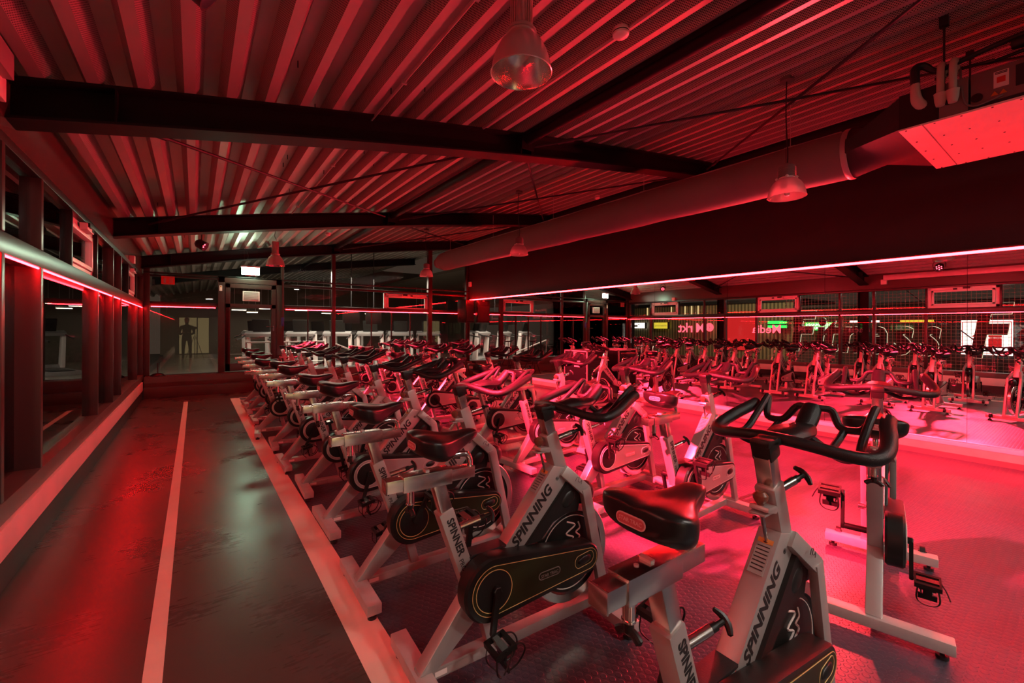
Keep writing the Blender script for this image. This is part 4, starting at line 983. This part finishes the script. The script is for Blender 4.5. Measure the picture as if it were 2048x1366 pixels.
for i, (x, y) in enumerate(spots):
    o = tm if i == 0 else copy_tree(tm)
    o.location = (x, y, 0); o.rotation_euler = (0, 0, R(64)); o['group'] = 'treadmills in the neighbouring gym'
    o['label'] = '%s treadmill from the left in the %s row of the gym behind the glass' % (ordn[i % 6], 'front' if i < 6 else 'back')
# handrail right behind the glass
t = thing('guard_rail', 'pale metal guard rail just behind the far glass wall', 'railing', (0, YB+.5, 0))
b = MB(); b.cyl((1.0,0,1.05),(2.7,0,1.05),.02,10); b.build('top_rail', 'white_plastic', t)
b = MB()
for z in (.55,.78): b.cyl((.5,.0,z),(3.0,.0,z),.010,8)
b.build('lower_rail', 'alu', t)
for x in (.98, 1.85, 2.7): b = MB(); b.cyl((x,0,0),(x,0,1.05),.018,10); b.build('rail_post', 'alu', t)
t = thing('stair_rail', 'pale slanting stair handrail behind the far glass wall', 'railing', (3.0, YB+.6, 0))
b = MB(); b.cyl((0,0,.98),(1.4,.5,.42),.022,10); b.build('top_rail', 'white_plastic', t)
for k in range(3): b = MB(); b.cyl((k*.6,k*.22,0),(k*.6,k*.22,.98-k*.24),.014,8); b.build('rail_post', 'alu', t)
# flat screens hanging in the gym
for x, y, z, lab in ((3.75, 13.2, 1.78, 'dark hanging screen behind the far glass, left one of two'), (4.45, 13.3, 1.76, 'dark hanging screen behind the far glass, right one of two')):
    t = thing('hanging_screen', lab, 'screen', (x, y, z)); b = MB(); b.b2(-.24,.24,-.03,.03,-.24,.24); b.build('screen', 'black_plastic', t, bevel=.005); b = MB(); b.cyl((0,0,.24),(0,0,zt(x)-z),.015,8); b.build('bracket_pole', 'dark_steel', t)
lamp('gym_glow', 'AREA', (3.5, 13.6, 2.9), 330, (1, .86, .68), size=3.0)

# ------------------------------------------------------------------ room end behind the camera
b = MB(); b.b2(-1.2, XM+.3, YR-.1, YR, 0, 4.6); struct(b.build('wall_back.002', 'wall_dark'))
emit('fill_disc', (1, .90, .80), 300.)
for x, y, lab in ((2.3, -1.7, 'added round fill lamp behind the camera, above the bike rows'), (4.4, -2.6, 'added round fill lamp behind the camera, towards the mirror'), (.6, -3.6, 'added round fill lamp behind the camera, over the aisle')):  # added lamps out of view, white fill for the near bikes
    t = thing('ceiling_light', lab, 'ceiling light', (x, y, zt(x)-.25)); b = MB(); b.cyl((0,0,-.012),(0,0,-.008),.15,32); b.build('diffuser', 'fill_disc', t)
    b = MB(); b.lathe([(0,.05),(.14,.05),(.17,.0),(.17,-.02),(.16,-.02),(.155,-.006),(0,-.006)], seg=32); b.cyl((0,0,.05),(0,0,.3),.01,8); b.build('housing', 'white_plastic', t)
t = thing('added_doorway', 'added warm glowing doorway at the end of the aisle behind the photographer', 'doorway', (-.05, YR, .9)); b = MB(); b.b2(-.6,.65,0,.01,-.85,1.0); b.build('glowing_pane', 'warm_window', t); b = MB()  # added glow out of view, backs the silhouette and gives fill
for s in (-.62, .15, .67): b.b2(s-.025,s+.025,0,.05,-.9,1.05)
b.b2(-.62,.67,0,.05,1.0,1.05); b.build('door_frame', 'frame_paint', t)
lamp('mirror_bounce_fill', 'SPOT', (6.58, 2.2, 2.05), 520, (1, .045, .06), target=(-1, 2.6, .3), spot_size=R(110), spot_blend=.6, shadow_soft_size=.05)  # added lamp without fixture, stands in for spot light bouncing off the mirror
lamp('mirror_bounce_fill', 'SPOT', (6.58, 7.2, 2.05), 420, (1, .045, .06), target=(-1, 8, .3), spot_size=R(110), spot_blend=.6, shadow_soft_size=.05)  # second added lamp for the mirror bounce, farther down the aisle

# ------------------------------------------------------------------ outside, beyond the left glass
b = MB(); b.b2(-30, -1.2, -15, 40, -.6, -.5); struct(b.build('ground', 'asphalt'))
b = MB(); b.b2(-1.8, -1.1, -6, 24, -.4, .20); struct(b.build('wall_left.002', 'asphalt'))
t = thing('shop_building', 'olive corrugated shop building across the car park, seen in the mirror', 'building', (-12, 14, -.5))
b = MB(); b.b2(-6, -.3, -4.3, 14, 0, 3.4); b.build('wall', 'facade', t)
b = MB(); b.b2(-6, -.2, -4.4, 14.1, 3.4, 3.6); b.build('roof_edge', 'dark_steel', t)
b = MB()
for y in (1.1, 1.55, 2.0, 2.6, 3.0, 4.5, 4.9): b.b2(-.28, -.24, y-.03, y+.03, 2.85, 3.38)
b.build('lit_slot', 'warm_window', t)
b = MB(); b.b2(-.28,-.20,-2.5,-.7,.7,2.75); b.build('red_entrance', 'lightbox_red', t)
t2 = thing('dark_building', 'dark plain building carrying the lit signs across the car park, right side of the mirror', 'building', (-12, 4, -.5)); b = MB(); b.b2(-6, -.3, -8, 5.6, 0, 3.0); b.build('wall', 'asphalt', t2); b = MB(); b.b2(-6, -.2, -8.1, 5.7, 3.0, 3.15); b.build('roof_edge', 'dark_steel', t2)
# sign boxes
def sign_box(name, x, y0, y1, z0, z1, mt, label, extra=None):
    t = thing(name, label, 'sign', (x, (y0+y1)/2, z0)); L_ = abs(y1-y0)/2; h = z1-z0
    b = MB(); b.b2(-.15,0,-L_,L_,0,h); b.build('light_panel', mt, t)
    b = MB(); 
    for s in (-1, 1): b.b2(-.18,.005,s*L_-.02,s*L_+.02,-.02,h+.02)
    b.b2(-.18,.005,-L_,L_,-.03,0); b.b2(-.18,.005,-L_,L_,h,h+.03); b.build('sign_case', 'dark_steel', t)
    return t
MWY = lambda o: frame_mat(o, (0,1,0), (0,0,1))     # text readable for someone looking towards -x
t = sign_box('store_sign', -12, 2.0, 3.45, .40, 1.80, 'lightbox_white', 'big white store lightbox with a red square letter mark, seen in the mirror')
b = MB(); b.b2(.004,.012,-.42,.42,.30,1.10,mi=0)
b.b2(.012,.02,-.06,.0,.30,1.10,mi=1); b.b2(.012,.02,-.42,.42,.67,.73,mi=1)
b.add([(.02,.42,.70),(.02,.42,1.10),(.02,.10,1.10)],[(0,1,2)],1); b.add([(.02,.42,.70),(.02,.42,.30),(.02,.10,.30)],[(0,1,2)],1); b.add([(.02,-.06,.70),(.02,-.42,.95),(.02,-.42,.45)],[(0,1,2)],0)
for s in (-1,1): b.b2(.004,.010,s*.66-.012,s*.66+.012,.06,1.34,mi=0)
b.b2(.004,.010,-.66,.66,.06,.085,mi=0); b.b2(.004,.010,-.66,.66,1.315,1.34,mi=0)
b.build('store_logo', ['lightbox_red','lightbox_white'], t)
t = sign_box('store_sign', -12, 25.0, 26.4, .70, 1.90, 'lightbox_white', 'small-looking white store lightbox with a red square mark, far left in the mirror')
b = MB(); b.b2(.004,.012,-.42,.42,.25,.95,mi=0); b.b2(.012,.02,-.06,.0,.25,.95,mi=1); b.b2(.012,.02,-.42,.42,.57,.63,mi=1); b.build('store_logo', ['lightbox_red','lightbox_white'], t)
t = sign_box('shop_sign', -12, 17.1, 18.2, 1.43, 1.84, 'lightbox_yellow', 'yellow shop lightbox sign seen in the mirror')
place_text(text_mesh('FITNESS-TOTAL', .13, 0, 0, align='CENTER'), 'sign_text', 'label_grey', MWY((.01,0,.14)), t)
for y0, y1, lab in ((18.9,20.06,'white shop lightbox next to the yellow one in the mirror'), (21.06,21.92,'white shop lightbox, second left of the yellow one in the mirror'), (23.02,23.9,'white shop lightbox, third left of the yellow one in the mirror')):
    t = sign_box('shop_sign', -12, y0, y1, 1.45, 1.83, 'lightbox_white', lab)
    b = MB(); b.b2(.004,.008,.05,.35,.10,.22); b.b2(.004,.008,-.1,.0,.22,.28); b.build('sign_text', 'label_grey', t)
t = thing('shop_sign', 'pair of bright green light bars seen in the mirror', 'sign', (-11.9, 10.33, 1.48)); b = MB(); b.b2(0,.06,-.47,.47,0,.14); b.b2(0,.06,-.47,.47,.22,.38); b.build('light_panel', 'lightbox_green', t)
b = MB(); b.b2(-.04,0,-.5,.5,-.03,.41); b.build('sign_case', 'dark_steel', t)
t = thing('shop_sign', 'green shoe shop sign with white lettering seen in the mirror', 'sign', (-11.9, 8.4, 1.36), 0)
b = MB(); b.b2(0,.06,-.62,.62,0,.40); b.build('light_panel', 'lightbox_green', t)
for zz in (.05, .22): place_text(text_mesh('DEICHMANN', .19, .02, 0, align='CENTER'), 'sign_text', 'lightbox_white', MWY((.064, .0, zz)), t)
t = thing('neon_sign', 'red neon store lettering with a spiral, reversed in the mirror', 'sign', (-11.7, 12.95, 1.16))
place_text(text_mesh('Media', .62, .012, 0), 'sign_text', 'neon_red', MWY((0,-2.9,.05)), t)
place_text(text_mesh('M', .80, .012, 0), 'sign_text', 'neon_red', MWY((0,1.36,.05)), t)
place_text(text_mesh('rkt', .85, .012, 0), 'sign_text', 'neon_red', MWY((0,2.15,.05)), t)
b = MB()
b.tube([(0, 1.08+.26*math.cos(k*.3)*(1-k/100), .34+.26*math.sin(k*.3)*(1-k/100)) for k in range(90)], .018, 5)
b.build('spiral_mark', 'neon_red', t)
for (y0, y1, z0, mt_, lab) in ((6.0,7.1,1.74,'lightbox_white','thin white light bar across the car park, left one in the mirror'), (4.2,5.28,1.74,'lightbox_yellow','thin yellow light bar across the car park, right one in the mirror')):
    t = thing('light_bar', lab, 'sign', (-11.8, (y0+y1)/2, z0)); b = MB(); b.b2(0,.05,-(y1-y0)/2,(y1-y0)/2,0,.09); b.build('light_panel', mt_, t); b = MB(); b.b2(-.05,0,-(y1-y0)/2,(y1-y0)/2,-.02,.11); b.build('sign_case', 'dark_steel', t)
# big slanted channel letters outside the glass, facing the street
XO = -1.85
word = [('F',5.86,.92),('i',5.20,.80),('t',4.97,.80),('n',4.55,.80),('e',4.00,.80),('s',3.38,.80),('s',2.86,.80),('F',1.95,.98),('i',1.22,.82),('r',.96,.80)]
for j, (ch, y, sz) in enumerate(word):
    t = thing('channel_letter', 'outlined glowing sign letter %s outside the glass, %s from the left in the mirror' % (ch, ordn[j]), 'sign letter', (XO, y, .78), 0, 'outlined letters of the gym sign')
    me = text_mesh(ch, sz*1.25, .03, .2, extrude=.05)
    fm = frame_mat((0,0,0), (0,-1,0), (0,0,1)) @ Matrix.Diagonal((1,1.45,1,1))
    place_text(me, 'letter_body', 'dark_steel', fm, t)
    place_text(text_mesh(ch, sz*1.25, .03, .2, outline=.006), 'glowing_outline', 'neon_cream', fm @ Matrix.Translation((0,0,.07)), t)
t = thing('sign_rail', 'dark steel frame carrying the outlined letters outside the glass', 'sign frame', (XO+.12, 3.4, 0))
b = MB(); b.b2(-.02,.02,-2.6,2.6,1.66,1.70); b.b2(-.02,.02,-2.6,2.6,.98,1.01); b.build('cross_bar', 'dark_steel', t)
b = MB()
for a, c_ in (((0,-2.4,.3),(0,-.2,2.6)), ((0,2.4,.3),(0,.2,2.6))): b.cyl(a, c_, .012, 8)
b.build('stay', 'dark_steel', t)
# net
b = MB(); xN = -1.55
y = .4
while y < 5.9: b.b2(xN-.003, xN+.003, y-.003, y+.003, .2, 2.75); y += .085
z = .22
while z < 2.75: b.b2(xN-.003, xN+.003, .4, 5.9, z-.003, z+.003); z += .085
tag(b.build('safety_net', 'net_cord', smooth=False), 'square-mesh white net hanging outside the left glass wall, seen in the mirror', 'net', kind='stuff')
lamp('outdoor_fill', 'AREA', (-7, 10, 5.0), 260, (1, .80, .45), target=(-12, 13, 1), size=1.5)  # added lamp without fixture, brightens the shop facade
lamp('outdoor_fill', 'AREA', (-6, 2.5, 4.2), 130, (1, .9, .75), target=(-.9, 2.5, .2), size=2.5)  # added lamp without fixture, brightens the net outside the glass

# ------------------------------------------------------------------ photographer with tripod (seen reflected in the far pane)
t = thing('camera_tripod', 'black tripod holding a camera, reflected in the far left pane', 'tripod', (0, -.06, 0))
b = MB(); b.cyl((0,-.02,.9),(0,-.02,1.30),.014,10); b.build('centre_column', 'dark_steel', t)
for k in range(3):
    a = R(-90+120*k); b = MB(); b.cyl((.03*math.cos(a),.03*math.sin(a)-.02,1.02),(.38*math.cos(a),.38*math.sin(a)-.02,0),.012,8); b.build('leg', 'dark_steel', t)
b = MB(); b.b2(-.07,.07,-.08,-.02,1.32,1.42); b.b2(-.02,.02,-.07,-.03,1.42,1.45); b.cyl((0,-.045,1.28),(0,-.045,1.33),.02,12); b.build('camera_body', 'black_plastic', t, bevel=.006)
def person(loc):
    t = thing('person', 'person in dark clothes standing behind the tripod, reflected in the far left pane', 'person', loc, R(5))
    def skin(name, verts, edges, rad, mt, parent, root=0, sub=2):
        me = bpy.data.meshes.new(name); me.from_pydata(verts, edges, []); o = bpy.data.objects.new(name, me); C.objects.link(o); o.parent = parent
        sk = o.modifiers.new('skin', 'SKIN'); ly = me.skin_vertices[0] if len(me.skin_vertices) else None
        if ly is None: return o
        for i, r in enumerate(rad):
            ly.data[i].radius = r if isinstance(r, tuple) else (r, r); ly.data[i].use_root = (i == root)
        sk.use_smooth_shade = True; sb = o.modifiers.new('sub', 'SUBSURF'); sb.levels = sub; sb.render_levels = sub; me.materials.append(M[mt]); return o
    # jacket and trousers over one continuous body
    V = [(0,0,.98),(0,0,1.12),(0,-.005,1.28),(0,-.01,1.42),(0,.0,1.50),(0,.01,1.56),(0,.02,1.66),(0,.02,1.75)]
    E = [(i,i+1) for i in range(7)]; r = [(.16,.12),(.155,.11),(.175,.12),(.17,.11),(.07,.06),(.055,.055),(.085,.095),(.07,.08)]
    for s in (-1, 1):
        n0 = len(V); V += [(s*.19,0,1.43),(s*.26,-.02,1.20),(s*.20,.17,1.10),(s*.10,.27,1.17)]; E += [(3,n0),(n0,n0+1),(n0+1,n0+2),(n0+2,n0+3)]; r += [.065,.052,.042,.032]
        n0 = len(V); V += [(s*.10,0,.90),(s*.12,.01,.50),(s*.13,-.02,.12),(s*.135,.10,.05)]; E += [(0,n0),(n0,n0+1),(n0+1,n0+2),(n0+2,n0+3)]; r += [.095,.065,.048,.042]
    body = skin('body', V, E, r, 'cloth_dark', t)
    b = MB(); b.ell((0,.025,1.70), (.078,.095,.115), 20, 14); b.ell((0,.125,1.69), (.014,.02,.022), 10, 8); b.ell((-.078,.02,1.70),(.012,.022,.03),8,8); b.ell((.078,.02,1.70),(.012,.022,.03),8,8); hd = b.build('head', 'skin', t)
    b = MB()
    for s in (-1, 1): b.ell((s*.03,.112,1.71), (.012,.008,.007), 10, 6, mi=0)
    b.ell((0,.116,1.65),(.024,.008,.006),10,6,mi=1); b.build('face_features', ['hair','badge_red'], hd)
    b = MB(); b.ell((0,.01,1.735), (.086,.100,.095), 20, 12); b.build('hair', 'hair', t)
    for s in (-1, 1):
        b = MB(); b.ell((s*.085,.30,1.18), (.035,.05,.018), 12, 8)
        for k in range(4): b.tube([(s*(.06+.018*k),.335,1.185),(s*(.055+.018*k),.365,1.19),(s*(.05+.018*k),.385-.004*abs(k-1.5),1.175)], [.009,.0085,.007], 8, smooth=3)
        b.tube([(s*.055,.29,1.19),(s*.03,.315,1.20),(s*.022,.335,1.20)], [.011,.010,.008], 8, smooth=3); b.build('hand', 'skin', t)
        b = MB(); b.ell((s*.135,.07,.04), (.045,.13,.04), 14, 8); b.build('shoe', 'white_trim', t)
    return t
person((-.28, -.50, 0))
